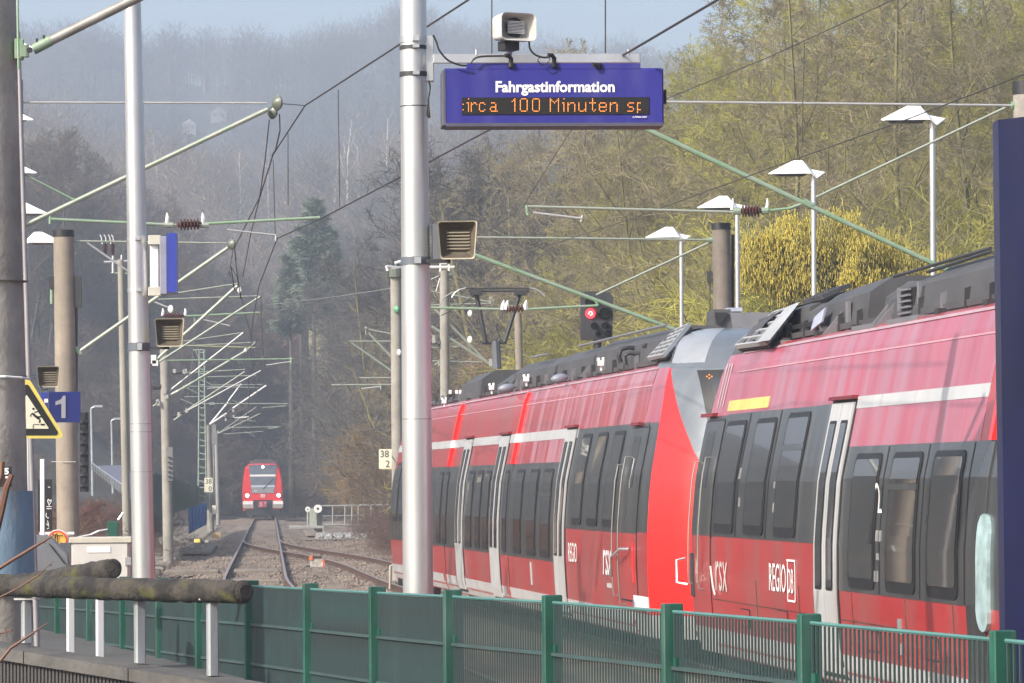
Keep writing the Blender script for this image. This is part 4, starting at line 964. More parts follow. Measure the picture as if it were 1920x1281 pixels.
# ---- unit 2 : the near one
T2 = frame_at(43.2)
u2 = thing('regional_train', T2 @ Vector((1.45, -10, 0)), 'near red regional train unit with pink sky sheen on its upper side and REGIO lettering', 'train', 'red regional train units', TH)
F2 = lambda px, z=1.9: yl(T2, px, z)
yj = F2(1862, 2.8)            # joint to the next car
body(T2, yj+.25, -1.3, u2); body(T2, -24, yj-.25, u2)
nose(T2, u2, 1)
zones = [(F2(1527, 1.7), -1.3, 1.66, 3.03), (yj+.25, F2(1572, 1.7), 1.23, 2.60), (-24, yj-.25, 1.23, 2.60)]
for a, b, z0, z1 in zones:
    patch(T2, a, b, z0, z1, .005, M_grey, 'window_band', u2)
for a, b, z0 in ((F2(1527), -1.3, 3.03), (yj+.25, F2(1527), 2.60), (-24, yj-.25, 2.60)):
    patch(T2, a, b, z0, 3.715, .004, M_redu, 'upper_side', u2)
for a, b in ((yj+.25, -1.3), (-24, yj-.25)):
    patch(T2, a, b, .34, .62, .006, M_lgrey, 'skirt', u2)
    patch(T2, a, b, 3.50, 3.515, .010, mat('pink_seam', (.6, .3, .36), .4), 'rain_seam', u2)
    patch(T2, a, b, 3.715, 3.745, .016, mat('pale_pink_edge', (.45, .30, .33), .4), 'roof_edge', u2)
patch(T2, yj+.25, F2(1600, 3.0), 2.965, 3.08, .009, M_lgrey, 'white_stripe', u2); patch(T2, -24, yj-.25, 2.965, 3.08, .009, M_lgrey, 'white_stripe', u2)
patch(T2, F2(1442, 3.1), F2(1366, 3.1), 3.065, 3.185, .009, mat('first_class_yellow', (.72, .55, .16), .45), 'yellow_stripe', u2)
for a, b in ((1339, 1375), (1394, 1431)): window(T2, F2(b, 1.75), F2(a, 1.75), 1.70, 2.95, u2)
window(T2, F2(1492, 1.75), F2(1451, 1.75), 1.70, 2.98, u2, split=2.62)
for k in (1384, 1441): patch(T2, F2(k+1, 2.2), F2(k-1, 2.2), 1.67, 3.02, .008, M_frame, 'panel_joint', u2)
door(T2, F2(1571, 1.5), F2(1530, 1.5), u2)
window(T2, F2(1641, 1.4), F2(1592, 1.4), 1.27, 2.53, u2); window(T2, F2(1717, 1.4), F2(1662, 1.4), 1.27, 2.53, u2, split=2.22); window(T2, F2(1797, 1.4), F2(1739, 1.4), 1.27, 2.53, u2)
for k in (1652, 1728, 1812): patch(T2, F2(k+1, 1.9), F2(k-1, 1.9), 1.24, 2.59, .008, M_frame, 'panel_joint', u2)
# cab side door
cd = patch(T2, F2(1335, 1.9), F2(1300, 1.9), .75, 2.98, .008, M_frame, 'cab_door', u2, rad=.06); patch(T2, F2(1334.5, 1.9), F2(1300.5, 1.9), .77, 1.66, .011, M_red, 'cab_door_panel', cd); patch(T2, F2(1334.5, 1.9), F2(1300.5, 1.9), 1.66, 2.96, .011, M_grey, 'cab_door_panel', cd)
patch(T2, F2(1326, 2.3), F2(1312, 2.3), 2.2, 2.85, .014, M_glass, 'cab_door_window', cd, rad=.05)
handrail(T2, F2(1304, 1.9), 1.1, 2.5, u2); handrail(T2, F2(1322, 1.9), 1.05, 2.55, u2)
MB().tube([T2 @ Vector((-.02, F2(1288, 1.3), 1.38)), T2 @ Vector((-.12, F2(1288, 1.3), 1.36)), T2 @ Vector((-.13, F2(1290, 1.3), 1.1)), T2 @ Vector((-.02, F2(1292, 1.3), 1.08))], .018, 8).build('step_handle', M_galv, u2, smooth=True)
patch(T2, F2(1303, 1.3), F2(1298, 1.3), .95, 1.45, .03, M_dark, 'door_latch', u2)
# joint with the next car
body(T2, yj-.26, yj+.26, u2, 'gangway')
patch(T2, yj-.28, yj-.17, 2.6, 3.7, .05, M_redb, 'joint_strip', u2); patch(T2, yj-.46, yj-.10, 1.04, 2.0, .035, mat('pale_cyan_reflection', (.42, .58, .60), .4, var=.3, scale=4), 'cyan_sky_reflection', u2, rad=.16)  # cyan patch: sky reflection on the curved joint put into the colour
patch(T2, yj-.30, yj+.27, .5, 2.6, .02, M_grey, 'joint_cover', u2)
stext(T2, 1444, 1.14, 'REGIO', .29, u2, xs=.72); stext(T2, 1343, 1.06, 'rsx', .50, u2, m=mat('faded_lettering', (.62, .5, .48), .5), xs=.78, name='lettering')
stext(T2, 1479, 1.14, 'DB', .25, u2, xs=.62); stext(T2, 1648, 1.98, '2', .28, u2, xs=.95)
b = MB(T2); ya, yb = F2(1492, 1.3), F2(1477.5, 1.3)
for z0, z1, y0, y1 in ((1.05, 1.07, ya, yb), (1.46, 1.48, ya, yb), (1.05, 1.48, ya, ya+.02), (1.05, 1.48, yb-.02, yb)): b.box((ins(z0)-.014, (y0+y1)/2, (z0+z1)/2), (.004, abs(y1-y0), z1-z0))
b.build('logo_frame', M_signw, u2)
MB(T2).tube([T2.inverted() @ (T2 @ Vector((-.012, F2(1335+dx, 1.2), 1.32-dz))) for dx, dz in ((0, 0), (4, .22), (8, .32))], .015, 4).build('arrow_mark', mat('faded_lettering', (.62, .5, .48), .5), u2)
for px, z, h, w in ((1643, 1.72, .1, .09), (1650, 1.72, .1, .06), (1645, 1.55, .06, .1), (1640, 1.35, .1, .06), (1646, 1.35, .1, .04), (1452, 2.2, .07, .05), (1450, 1.95, .1, .05), (1686, .9, .14, .12), (1690, .72, .1, .04), (1386, 2.3, .12, .05), (1386, 2.0, .1, .05)):
    y = F2(px, z); patch(T2, y-w, y, z, z+h, .013, mat('notice_grey', (.26, .26, .26), .5), 'small_notice', u2)
patch(T2, F2(1350, 3.15), F2(1327, 3.15), 3.02, 3.06, .06, mat('dark_red', (.2, .015, .02), .5), 'door_gutter', u2)
sc_ = MB()
for k, dx in enumerate((0, 6, 12)): sc_.prism([T2 @ Vector((ins(z)-.012, F2(1347+dx*.8, 3.15)-q*(.25+.22*k)*0-w, z)) for z, q, w in ((3.12, 0, 0), (3.62, 1, -.0), (3.62, 1, .05), (3.12, 0, .03))], (-.001, 0, 0))
sc_.build('scratch_mark', mat('pale_scratch', (.6, .5, .53), .5), u2)
# roof of unit 2
def soot(m, z0, z1):
    n = m.node_tree.nodes; l = m.node_tree.links; b = n['Principled BSDF']; src = b.inputs['Base Color'].links[0].from_socket
    tc = n.new('ShaderNodeTexCoord'); mp = n.new('ShaderNodeMapping'); mp.inputs['Scale'].default_value = (.5, .9, .45); l.new(tc.outputs['Object'], mp.inputs['Vector'])
    ns = n.new('ShaderNodeTexNoise'); ns.inputs['Scale'].default_value = 1.0; ns.inputs['Detail'].default_value = 9; ns.inputs['Roughness'].default_value = .68; l.new(mp.outputs[0], ns.inputs['Vector'])
    a = n.new('ShaderNodeMapRange'); a.inputs[1].default_value = .55; a.inputs[2].default_value = .72; l.new(ns.outputs['Fac'], a.inputs[0])
    sp = n.new('ShaderNodeSeparateXYZ'); l.new(tc.outputs['Object'], sp.inputs[0]); c = n.new('ShaderNodeMapRange'); c.inputs[1].default_value = z0; c.inputs[2].default_value = z1; l.new(sp.outputs['Z'], c.inputs[0])
    mu = n.new('ShaderNodeMath'); mu.operation = 'MULTIPLY'; l.new(a.outputs[0], mu.inputs[0]); l.new(c.outputs[0], mu.inputs[1])
    mx = n.new('ShaderNodeMix'); mx.data_type = 'RGBA'; l.new(mu.outputs[0], mx.inputs['Factor']); l.new(src, mx.inputs['A']); mx.inputs['B'].default_value = (.10, .065, .07, 1); l.new(mx.outputs['Result'], b.inputs['Base Color'])
soot(M_redu, 3.15, 3.62)
for k in range(24):
    y = -1.9-k*.85
    if k in (6, 7, 12): continue
    MB(T2).prism([(.575, y, 3.76), (.585, y, 3.98), (.64, y, 4.0), (.64, y, 3.76)], (0, .02, 0)).build('roof_seam_rib', M_roofl if k % 3 == 0 else M_dark, u2)
    if k % 2: MB(T2).box((.50, y-.3, 3.79), (.08, .14, .07)).build('roof_fitting', M_dark, u2)
R2 = lambda px, z=4.1, ex=.6: yl(T2, px, min(z, 3.72), ex)
MB(T2).box((1.45, -12.5, 3.85), (1.7, 22.6, .06)).build('roof_walk', M_roof, u2)
roofbox(T2, R2(1462), R2(1560), 4.24, 4.26, u2, x0=.7, ch=.10); roofbox(T2, R2(1560)-.03, R2(1600), 4.24, 4.28, u2, x0=.66); roofbox(T2, R2(1600)-.03, R2(1692), 4.27, 4.32, u2); roofbox(T2, R2(1697), R2(1728), 4.26, 4.22, u2, x0=.75)
roofbox(T2, R2(1733), R2(1800), 4.18, 4.24, u2, M_roof, x0=.58); roofbox(T2, R2(1803), R2(1990), 4.27, 4.30, u2, M_roof, x0=.60); roofbox(T2, R2(1995), -22, 4.2, 4.2, u2)
for k in range(5): MB(T2).box((.58, (R2(1764)+R2(1790))/2, 3.86+k*.055), (.03, abs(R2(1790)-R2(1764))*.8, .02)).build('vent_slat', M_roofl, u2)
patch2 = lambda ya, yb, z0, z1, x, m, nm, T, par: MB(T).box((x, (ya+yb)/2, (z0+z1)/2), (.03, abs(yb-ya), z1-z0)).build(nm, m, par)
for a, b_, z0, z1, m, nm in ((1500, 1590, 3.92, 3.97, M_black, 'roof_slot'), (1500, 1588, 3.84, 3.865, M_black, 'roof_slot'), (1764, 1790, 3.84, 4.1, M_black, 'roof_vent'), (1756, 1762, 3.80, 4.12, M_roofl, 'roof_rib'), (1795, 1799, 3.8, 4.14, M_roofl, 'roof_rib'), (1655, 1660, 3.8, 4.1, M_roofl, 'roof_rib')):
    patch2(R2(a), R2(b_), z0, z1, .63, m, nm, T2, u2)
MB(T2).prism([(.60, R2(1600), 4.0), (.60, R2(1622), 4.08), (.57, R2(1620), 3.93), (.57, R2(1598), 3.86)], (-.02, 0, 0)).build('roof_sticker_plate', mat('pale_blue_plate', (.42, .46, .58), .4), u2)
for a in (1480, 1525, 1640, 1735, 1748): MB(T2).prism([(.44, R2(a), 3.76), (.66, R2(a), 3.76), (.66, R2(a), 4.02)], (0, .03, 0)).build('roof_gusset', M_roofl, u2)
for a, b_ in ((1500, 1560), (1700, 1745), (1770, 1830)): MB(T2).box((.52, (R2(a)+R2(b_))/2, 3.775), (.16, abs(R2(a)-R2(b_)), .05)).build('roof_tray', M_roofl, u2)
for a, b_, h in ((1715, 1900, 4.33), (1780, 1900, 4.30)): MB(T2).tube([T2.inverted() @ (T2 @ Vector((.8, R2(a), h-.05))), (.8, R2(b_), h)], .018, 6).build('roof_rail', M_dark, u2)
MB().tube([at(1668, 588, 37.2), at(1678, 575, 37.2), at(1682, 590, 37.2), at(1676, 602, 37.2)], .012, 8).build('hose', M_black, u2, smooth=True)
MB().tube([at(1842, 572, 33), at(1848, 556, 33), at(1860, 545, 33), at(1866, 560, 33)], .012, 8).build('hose', M_black, u2, smooth=True)
MB().lathe(at(1650, 592, 37), at(1672, 581, 37), [(0, .03), (.2, .055), (.8, .055), (1, .04)], 12).build('horn', M_white, u2, smooth=True); MB().box(at(1660, 597, 37), (.03, .05, .08)).build('horn_bracket', M_white, u2)
quad_bars(at(1378, 646, 42.2), at(1436, 638, 40.2), at(1486, 574, 40.9), at(1450, 584, 42.9), 3, 5, .026, M_ceq, u2)
MB().prism([at(1428, 640, 40.1), at(1443, 638, 40.0), at(1500, 566, 40.6), at(1486, 572, 40.8)], (0, .5, 0)).build('grille_edge', M_ceq, u2)
MB().prism([at(1392, 642, 42), at(1438, 634, 41), at(1483, 580, 41.5), at(1452, 590, 43)], (.05, .6, -.05)).build('machine_block', M_black, u2)
quad_bars(at(1505, 562, 42.0), at(1545, 551, 39.6), at(1590, 532, 39.8), at(1560, 540, 42.2), 3, 4, .025, M_roof, u2)
for y in (-3.2, -15.0): bogie(T2, y, u2)
for a, b_ in ((-11, -6), (-13, -11.2)): MB(T2).box((1.45, (a+b_)/2, .35), (2.4, b_-a, .35)).build('underfloor_box', M_dark, u2)

for a, b in ((F2(1527), -1.3), (yj+.25, F2(1572)), (-24, yj-.25)):
    patch(T2, a, b, .95, .958, .0075, M_dust, 'panel_seam', u2)
for px in (1500, 1420, 1600, 1700, 1790):
    y = F2(px, 1.0); patch(T2, y, y+.012, .64, 1.22, .0075, M_dust, 'panel_seam', u2)
for px, z in ((1400, .7), (1470, .75), (1640, .7), (1750, .72)):
    y = F2(px, z); h_ = patch(T2, y-.25, y+.25, z, z+.2, .009, M_frame, 'hatch_gap', u2, rad=.03); patch(T2, y-.24, y+.24, z+.01, z+.19, .012, M_red, 'hatch_cover', h_, rad=.03)

# ---- unit 1 : the far one, its cab meets the near unit
T1 = frame_at(46.2)
u1 = thing('regional_train', T1 @ Vector((1.45, 15, 0)), 'farther red regional train unit with silver cab and raised pantograph', 'train', 'red regional train units', TH)
F1 = lambda px, z=1.9: yl(T1, px, z)
nose(T1, u1, -1)
j1 = F1(962, 2.6); j2 = F1(842, 2.6); yE = F1(733, 1.8)
segs = [(1.3, j1-.15), (j1+.15, j2-.15), (j2+.15, yE)]
for a, b in segs:
    body(T1, a, b, u1)
    patch(T1, a, b, .34, .62, .006, M_lgrey, 'skirt', u1); patch(T1, a, b, 3.715, 3.745, .016, mat('pale_pink_edge', (.45, .30, .33), .4), 'roof_edge', u1)
    patch(T1, a, b, 3.50, 3.515, .010, mat('pink_seam', (.6, .3, .36), .4), 'rain_seam', u1)
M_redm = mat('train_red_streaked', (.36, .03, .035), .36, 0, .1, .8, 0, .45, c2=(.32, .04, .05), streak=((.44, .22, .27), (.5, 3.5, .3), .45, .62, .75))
dA = F1(1059, 1.5); dB = F1(1041, 1.5)
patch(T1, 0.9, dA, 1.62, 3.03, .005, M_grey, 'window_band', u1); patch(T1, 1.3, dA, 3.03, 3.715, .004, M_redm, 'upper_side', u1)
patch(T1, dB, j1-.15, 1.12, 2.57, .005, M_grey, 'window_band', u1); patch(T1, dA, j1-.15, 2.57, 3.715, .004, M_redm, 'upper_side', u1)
patch(T1, j1+.15, j2-.15, 1.12, 2.57, .005, M_grey, 'window_band', u1); patch(T1, j2+.15, yE, 1.12, 2.57, .005, M_grey, 'window_band', u1)
patch(T1, dA-.1, j1-.15, 2.91, 3.05, .009, M_lgrey, 'white_stripe', u1); patch(T1, j1+.15, j2-.15, 2.91, 3.05, .009, M_lgrey, 'white_stripe', u1); patch(T1, j2+.15, yE, 2.91, 3.05, .009, M_lgrey, 'white_stripe', u1)
for a, b in ((1073, 1090), (1101, 1120), (1131, 1151)): window(T1, F1(b, 1.75), F1(a, 1.75), 1.68, 2.95, u1)
for a, b in ((963, 977), (988, 1004), (1013, 1031)): window(T1, F1(b, 1.3), F1(a, 1.3), 1.17, 2.48, u1, split=(2.1 if a == 1013 else None))
for a, b in ((873, 884), (890, 900), (905, 915), (819, 826), (830, 837), (942, 950)): window(T1, F1(b, 1.3), F1(a, 1.3), 1.17, 2.48, u1)
for a, b in ((738, 746), (750, 757), (760, 768), (772, 780)): window(T1, F1(b, 1.8), F1(a, 1.8), 1.5, 2.7, u1)
door(T1, dA, dB, u1); door(T1, F1(936, 1.3), F1(920, 1.3), u1); door(T1, F1(868, 1.3), F1(855, 1.3), u1)
cd = patch(T1, F1(1196, 1.9), F1(1163, 1.9), .75, 2.98, .008, M_frame, 'cab_door', u1, rad=.06); patch(T1, F1(1195.4, 1.9), F1(1163.6, 1.9), .77, 1.62, .011, M_red, 'cab_door_panel', cd); patch(T1, F1(1195.4, 1.9), F1(1163.6, 1.9), 1.62, 2.96, .011, M_grey, 'cab_door_panel', cd)
patch(T1, F1(1188, 2.3), F1(1176, 2.3), 2.2, 2.85, .014, M_glass, 'cab_door_window', cd, rad=.05)
handrail(T1, F1(1159, 1.9), .8, 2.5, u1); handrail(T1, F1(1170, 1.9), .7, 2.6, u1)
MB().tube([T1 @ Vector((-.02, F1(1183, 1.3), 1.42)), T1 @ Vector((-.12, F1(1180, 1.3), 1.42)), T1 @ Vector((-.13, F1(1164, 1.3), 1.3)), T1 @ Vector((-.10, F1(1160, 1.3), 1.05))], .018, 8).build('step_handle', M_galv, u1, smooth=True)
patch(T1, F1(1190, 1.4), F1(1187, 1.4), 1.0, 1.5, .02, M_redb, 'red_lever', u1)
for j in (j1, j2):
    body(T1, j-.16, j+.16, u1, 'gangway')
    patch(T1, j-.22, j-.08, 2.57, 3.70, .055, M_redb, 'joint_strip', u1); patch(T1, j-.225, j-.075, 2.91, 3.05, .058, M_white, 'joint_mark', u1)
    patch(T1, j-.2, j+.2, .5, 2.57, .01, M_grey, 'joint_cover', u1)
    patch(T1, j-.2, j+.2, .5, 1.12, .014, M_red, 'joint_lower', u1)
# rounded tail of the unit
zs_ = [.35, .62, 1.0, 1.12, 1.6, 2.0, 2.3, 2.57, 2.9, 3.2, 3.5, 3.72, 3.9, 4.05]
def tail(z0, z1, m, nm):
    zz = sorted(set([z0, z1]+[z for z in zs_ if z0 < z < z1])); vs = []; nx = 12
    for z in zz:
        back = float(np.interp(z, [1.8, 2.6, 3.3, 3.72, 4.05], [0, .35, 1.3, 2.1, 3.4])); i_ = ins(min(z, 4))
        for k in range(nx+1):
            t = -1+2*k/nx; x = 1.45+t*(1.45-i_); vs.append((x, yE+3.2*(1-abs(t)**2.6)*.55-back*(1-.0)+.0, z))
    nn = nx+1; fs = [(j*nn+i, j*nn+i+1, (j+1)*nn+i+1, (j+1)*nn+i) for j in range(len(zz)-1) for i in range(nx)]
    MB(T1).add(vs, fs).build(nm, m, u1, smooth=True)
tail(.35, 1.12, M_red, 'tail_bumper'); tail(1.12, 3.2, M_grey, 'tail_front'); tail(3.2, 4.05, M_roof, 'tail_roof')
MB().tube([at(748, 1052, 84), at(742, 1056, 84), at(732, 1062, 84), at(731, 1105, 84)], .03, 8).build('rerailing_bar', mat('beige_bar', (.4, .36, .31), .6), u1, smooth=True)
MB().box(at(757, 1080, 83.5), (.25, .4, .45)).build('coupling_hose', M_black, u1)
stext(T1, 1067, 1.16, 'REGIO', .27, u1, xs=.75); stext(T1, 1132, 1.05, 'rsx', .5, u1, xs=.8)
for px, z, h, w in ((1140, .88, .06, .3), (997, .72, .35, .08)): y = F1(px, z); patch(T1, y-w, y, z, z+h, .013, M_lgrey, 'small_notice', u1)
pl = patch(T1, .05, 1.1, .66, .84, .012, M_white, 'bumper_plate', u1); stext(T1, 1188, .70, 'RSX', .10, u1, m=mat('grey_blue_letters', (.12, .2, .32), .5), off=.017)
patch(T1, F1(1205, 3.0), F1(1190, 3.0), 3.0, 3.04, .06, mat('dark_red', (.2, .015, .02), .5), 'door_gutter', u1)
# glowing destination behind the windscreen
c = at(1330, 706, 45.75); b = MB(); 
for dx, dz in ((0, 0), (.03, .02), (.06, 0), (.03, -.02)): b.box((c.x-.03+dx, c.y, c.z+dz), (.018, .01, .014))
b.build('destination_text', mat('dim_orange_led', (.5, .15, .02), emit=((1, .30, .05), 1.0)), u1)
# roof of unit 1
R1 = lambda px, ex=.6: yl(T1, px, 3.72, ex)
MB(T1).box((1.45, 16.5, 3.85), (1.7, 28, .06)).build('roof_walk', M_roof, u1)
roofbox(T1, R1(1305), R1(1160), 4.30, 4.32, u1, M_roof); roofbox(T1, R1(1155), R1(1085), 4.28, 4.28, u1); roofbox(T1, R1(1080), R1(1000), 4.26, 4.28, u1, M_roof); 
roofbox(T1, R1(997), R1(962), 4.16, 4.18, u1, M_roof, x0=.7); roofbox(T1, R1(945), R1(905), 4.30, 4.25, u1, M_roof, x0=.55); roofbox(T1, R1(903), R1(870), 4.22, 4.02, u1, M_roof); roofbox(T1, R1(865), R1(790), 4.0, 3.95, u1, M_roof)
MB().prism([at(1338, 580, 48.2), at(1370, 580, 48.2), at(1376, 618, 48.2), at(1338, 618, 48.2)], (0, .8, 0)).build('hatch', M_roof, u1); MB().prism([at(1341, 586, 48.15), at(1364, 586, 48.15), at(1364, 589, 48.15), at(1352, 608, 48.15), at(1343, 606, 48.15)], (0, .05, 0)).build('hatch_opening', M_black, u1)
MB().prism([at(1370, 586, 48.1), at(1450, 586, 48.1), at(1455, 616, 48.1), at(1376, 618, 48.1)], (0, .5, 0)).build('light_fairing', M_roofl, u1)
MB().prism([at(1364, 577, 49.5), at(1392, 577, 49.5), at(1392, 584, 49.5), at(1364, 584, 49.5)], (0, .5, 0)).build('sensor_cap', mat('pale_blue_plate', (.42, .46, .58), .4), u1)
quad_bars(at(1214, 669, 48.3), at(1243, 663, 46.9), at(1290, 606, 47.6), at(1262, 619, 49.0), 3, 6, .026, M_ceq, u1)
MB().prism([at(1222, 668, 48.4), at(1246, 662, 47.5), at(1286, 612, 48.0), at(1262, 624, 49.2)], (.05, .5, -.03)).build('machine_block', M_black, u1)
MB().tube([at(1165, 680, 51), at(1160, 668, 51), at(1165, 655, 51), at(1180, 652, 51), at(1200, 655, 51), at(1212, 648, 50)], .03, 8).build('hose', M_black, u1, smooth=True)
MB().tube([at(1172, 684, 50.5), at(1170, 668, 50.5), at(1180, 662, 50.5), at(1198, 664, 50.5)], .03, 8).build('hose', M_dark, u1, smooth=True)
for a in (1010, 1105, 1150): MB(T1).prism([(.44, R1(a), 3.76), (.66, R1(a), 3.76), (.66, R1(a), 4.02)], (0, .03, 0)).build('roof_gusset', M_roofl, u1)
for a, b_ in ((1185, 1120), (1060, 1030), (1290, 1180)): MB(T1).tube([(.72, R1(a), 4.34), (.72, R1(b_), 4.34)] and [T1.inverted() @ (T1 @ Vector((.72, R1(a), 4.33))), (.72, R1(b_), 4.33)], .02, 6).build('roof_rail', M_roofl, u1)
for x, y, Y in ((1127, 681, 51.5), (987, 711, 58), (922, 727, 62.5), (833, 753, 71)): bracket(x, y, Y, u1, 1.0)
for x, y, Y in ((1047, 704, 55), (948, 722, 61)): MB().lathe(at(x-14, y+8, Y+.3), at(x+18, y+3, Y+.3), [(0, .02), (.2, .06), (.5, .075), (.8, .06), (1, .02)], 12).build('dome', mat('dull_blue_dome', (.22, .24, .30), .4), u1, smooth=True)
for x in (844, 856, 863): MB().box(at(x, 735, 70), (.05, .05, .07)).build('valve', M_white, u1)
soot(M_redm, 3.25, 3.7)
for k in range(26):
    y = 4.2+k*.95
    MB(T1).prism([(.575, y, 3.76), (.585, y, 3.98), (.64, y, 4.0), (.64, y, 3.76)], (0, .02, 0)).build('roof_seam_rib', M_roofl if k % 3 == 0 else M_dark, u1)
    if k % 2: MB(T1).box((.50, y-.3, 3.79), (.08, .14, .07)).build('roof_fitting', M_dark, u1)
# pantograph
YPn = 70.0
pn = tag(bpy.data.objects.new('pantograph', None), 'raised black pantograph'); COL.objects.link(pn); pn.parent = u1
def pt_(pts, r, nm, m=M_dark, dy=0): MB().tube([at(a, b, YPn+dy) for a, b in pts], r, 8).build(nm, m, pn)
pt_([(929, 640), (932, 692)], .085, 'base_post', mat('pantograph_grey', (.12, .13, .15), .5)); pt_([(906, 643), (950, 643)], .03, 'base_bar'); pt_([(893, 550), (911, 643)], .042, 'arm'); pt_([(975, 549), (946, 642)], .042, 'arm')
pt_([(878, 546), (992, 546)], .02, 'contact_strip', M_dark); pt_([(872, 541), (880, 541), (1000, 541)], .018, 'contact_strip', M_dark, 1.0); pt_([(943, 585), (929, 611), (941, 641)], .012, 'control_rod')
pt_([(847, 558), (853, 549), (862, 543), (874, 540)], .014, 'horn', M_galv); pt_([(1022, 556), (1014, 548), (1004, 542), (992, 540)], .014, 'horn', M_galv); pt_([(825, 572), (830, 560), (845, 550), (858, 546)], .012, 'horn', M_wirel, 1.2)
pt_([(827, 592), (860, 575), (893, 552)], .01, 'control_rod'); MB().box(at(893, 549, 70), (.22, .3, .09)).build('spring_box', M_dark, pn); MB().box(at(976, 549, 70), (.22, .3, .09)).build('spring_box', M_dark, pn)
for y in (3.0, 13.2, 21.5, 30): bogie(T1, y, u1)

# ================================================================== the oncoming train
YO = 268.0; T3 = Matrix.Translation((c1(YO)-.12, YO, grade(YO)))
ot = thing('commuter_train', T3 @ Vector((0, 0, 0)), 'oncoming red commuter train with white headlights in the distance', 'train')
def ring3(y, w, h, rr, z0=.55):   # rounded trapezoid seen from the front
    P = [(-w*.97, z0), (-w, z0+.6), (-w, 2.1), (-w*.955, 2.9), (-w*.86, h-.28), (-w*.70, h-.05), (-w*.6, h)]
    return [(x, y, z) for x, z in P]+[(-x, y, z) for x, z in reversed(P)]
M_red3 = mat('commuter_red', (.68, .02, .025), .3, 0, .05, coat=.5)
rings = [ring3(0, 1.34, 3.78, 0, .62), ring3(.25, 1.44, 3.88, 0, .58), ring3(1.0, 1.49, 3.92, 0), ring3(17, 1.49, 3.92, 0)]
b = MB(T3); n = 14; b.add([p for r_ in rings for p in r_], [(i*n+k, i*n+(k+1) % n, (i+1)*n+(k+1) % n, (i+1)*n+k) for i in range(3) for k in range(n)]+[tuple(range(n))]); b.build('body', M_red3, ot)
def fp(P, y, m, nm, par, th=.02): return MB(T3).prism([(x, y, z) for x, z in P], (0, -th, 0)).build(nm, m, par)
hd = fp([(-1.0, 3.80), (1.0, 3.80), (.98, 3.55), (-.98, 3.55)], -.01, mat('top_panel_grey', (.12, .15, .22), .4), 'top_panel', ot)
ws_ = fp([(-.98, 3.55), (.98, 3.55), (.80, 1.78), (-.80, 1.78)], -.012, mat('windscreen_grey', (.14, .17, .22), .15, 0, .1, coat=.5), 'windscreen', ot)
for z0, z1, c_ in ((2.98, 3.12, (.8, .8, .82)), (2.2, 2.36, (.42, .48, .58)), (1.8, 2.16, (.24, .26, .28))):
    fp([(-.80-.1*(z0-1.78), z1), (.80+.1*(z0-1.78), z1), (.80+.1*(z0-1.78), z0), (-.80-.1*(z0-1.78), z0)], -.034, mat('windscreen_band%d' % int(z0*100), c_, .4, var=.05), 'windscreen_band', ws_, .004)
MB(T3).tube([T3.inverted() @ (T3 @ Vector((.0, -.06, 2.08))), (.75, -.06, 2.85)], .022, 4).build('wiper', M_black, ot)
M_hl = mat('headlight_glow', (.9, .9, .85), emit=((1, .97, .9), 5)); m_ring = mat('headlight_ring', (.5, .5, .5), .3, .6)
for x, z, r in ((-1.12, 1.62, .135), (1.12, 1.62, .135), (0, 3.66, .10)):
    MB(T3).lathe(T3 @ Vector((x, -.02, z)) if False else Vector((x, -.02, z)), Vector((x, -.06, z)), [(0, r*1.25), (1, r*1.2)], 14).build('headlight_ring', m_ring, ot)
    MB(T3).lathe(Vector((x, -.05, z)), Vector((x, -.085, z)), [(0, r), (1, r*.8)], 14).build('headlight', M_hl, ot)
for s_ in (-1, 1):
    fp([(s_*.72, 1.22), (s_*1.42, 1.22), (s_*1.44, .98), (s_*.72, .98)], -.02, M_white, 'bumper', ot, .12); fp([(s_*.7, .97), (s_*1.44, .97), (s_*1.40, .72), (s_*.7, .72)], -.0, M_concg, 'lower_bumper', ot, .1)
fp([(-.68, 1.30), (.68, 1.30), (.66, .62), (-.66, .62)], -.022, M_black, 'coupler_recess', ot, .01)
cp = MB(T3).bbox((0, -.3, 1.0), (.62, .5, .42), b=.06).build('coupler', mat('coupler_red', (.5, .06, .12), .6, 0, .3, 5), ot); MB(T3).box((-.12, -.57, 1.0), (.12, .04, .3)).box((.16, -.57, 1.05), (.1, .04, .16)).build('coupler_face', mat('coupler_pink', (.6, .35, .38), .6), cp)
fp([(-.15, 1.7), (.15, 1.7), (.15, 1.48), (-.15, 1.48)], -.02, M_white, 'logo_plate', ot, .006)
text('DB', T3 @ Vector((0, -.03, 1.52)), (1, 0, 0), (0, 0, 1), .13, M_red3, ot, off=.02, center=True)
text('423', T3 @ Vector((-.62, -.04, 1.9)), (1, 0, 0), (0, 0, 1), .10, M_white, ot, off=.01)
MB(T3).box((0, .8, .42), (2.3, 1.6, .42)).box((0, 2.8, .5), (2.5, 1.8, .5)).build('bogie', M_black, ot); MB(T3).lathe(Vector((-.8, .9, .42)), Vector((.8, .9, .42)), [(0, .1), (.02, .42), (.1, .42), (.1, .1), (.9, .1), (.9, .42), (.98, .42), (1, .1)], 16).build('wheelset', M_dark, ot)
MB(T3).box((0, 9, 4.0), (1.9, 15, .25)).build('roof_box', M_roof, ot)
MB(T3).box((0, 5.4, 4.2), (1.2, .8, .12)).build('roof_unit', M_roof, ot)
MB(T3).box((0, 1.2, 4.02), (.2, .2, .1)).build('aerial_block', M_black, ot); MB(T3).tube([(-.6, 5, 4.5), (0, 5, 5.35)] and [Vector((-.6, 5, 4.5)), Vector((0, 5, 5.4))], .03, 4).build('pantograph', M_dark, ot)
for s_ in (-1, 1): MB(T3).box((s_*1.55, .8, 2.9), (.1, .05, .22)).build('mirror', M_dark, ot)

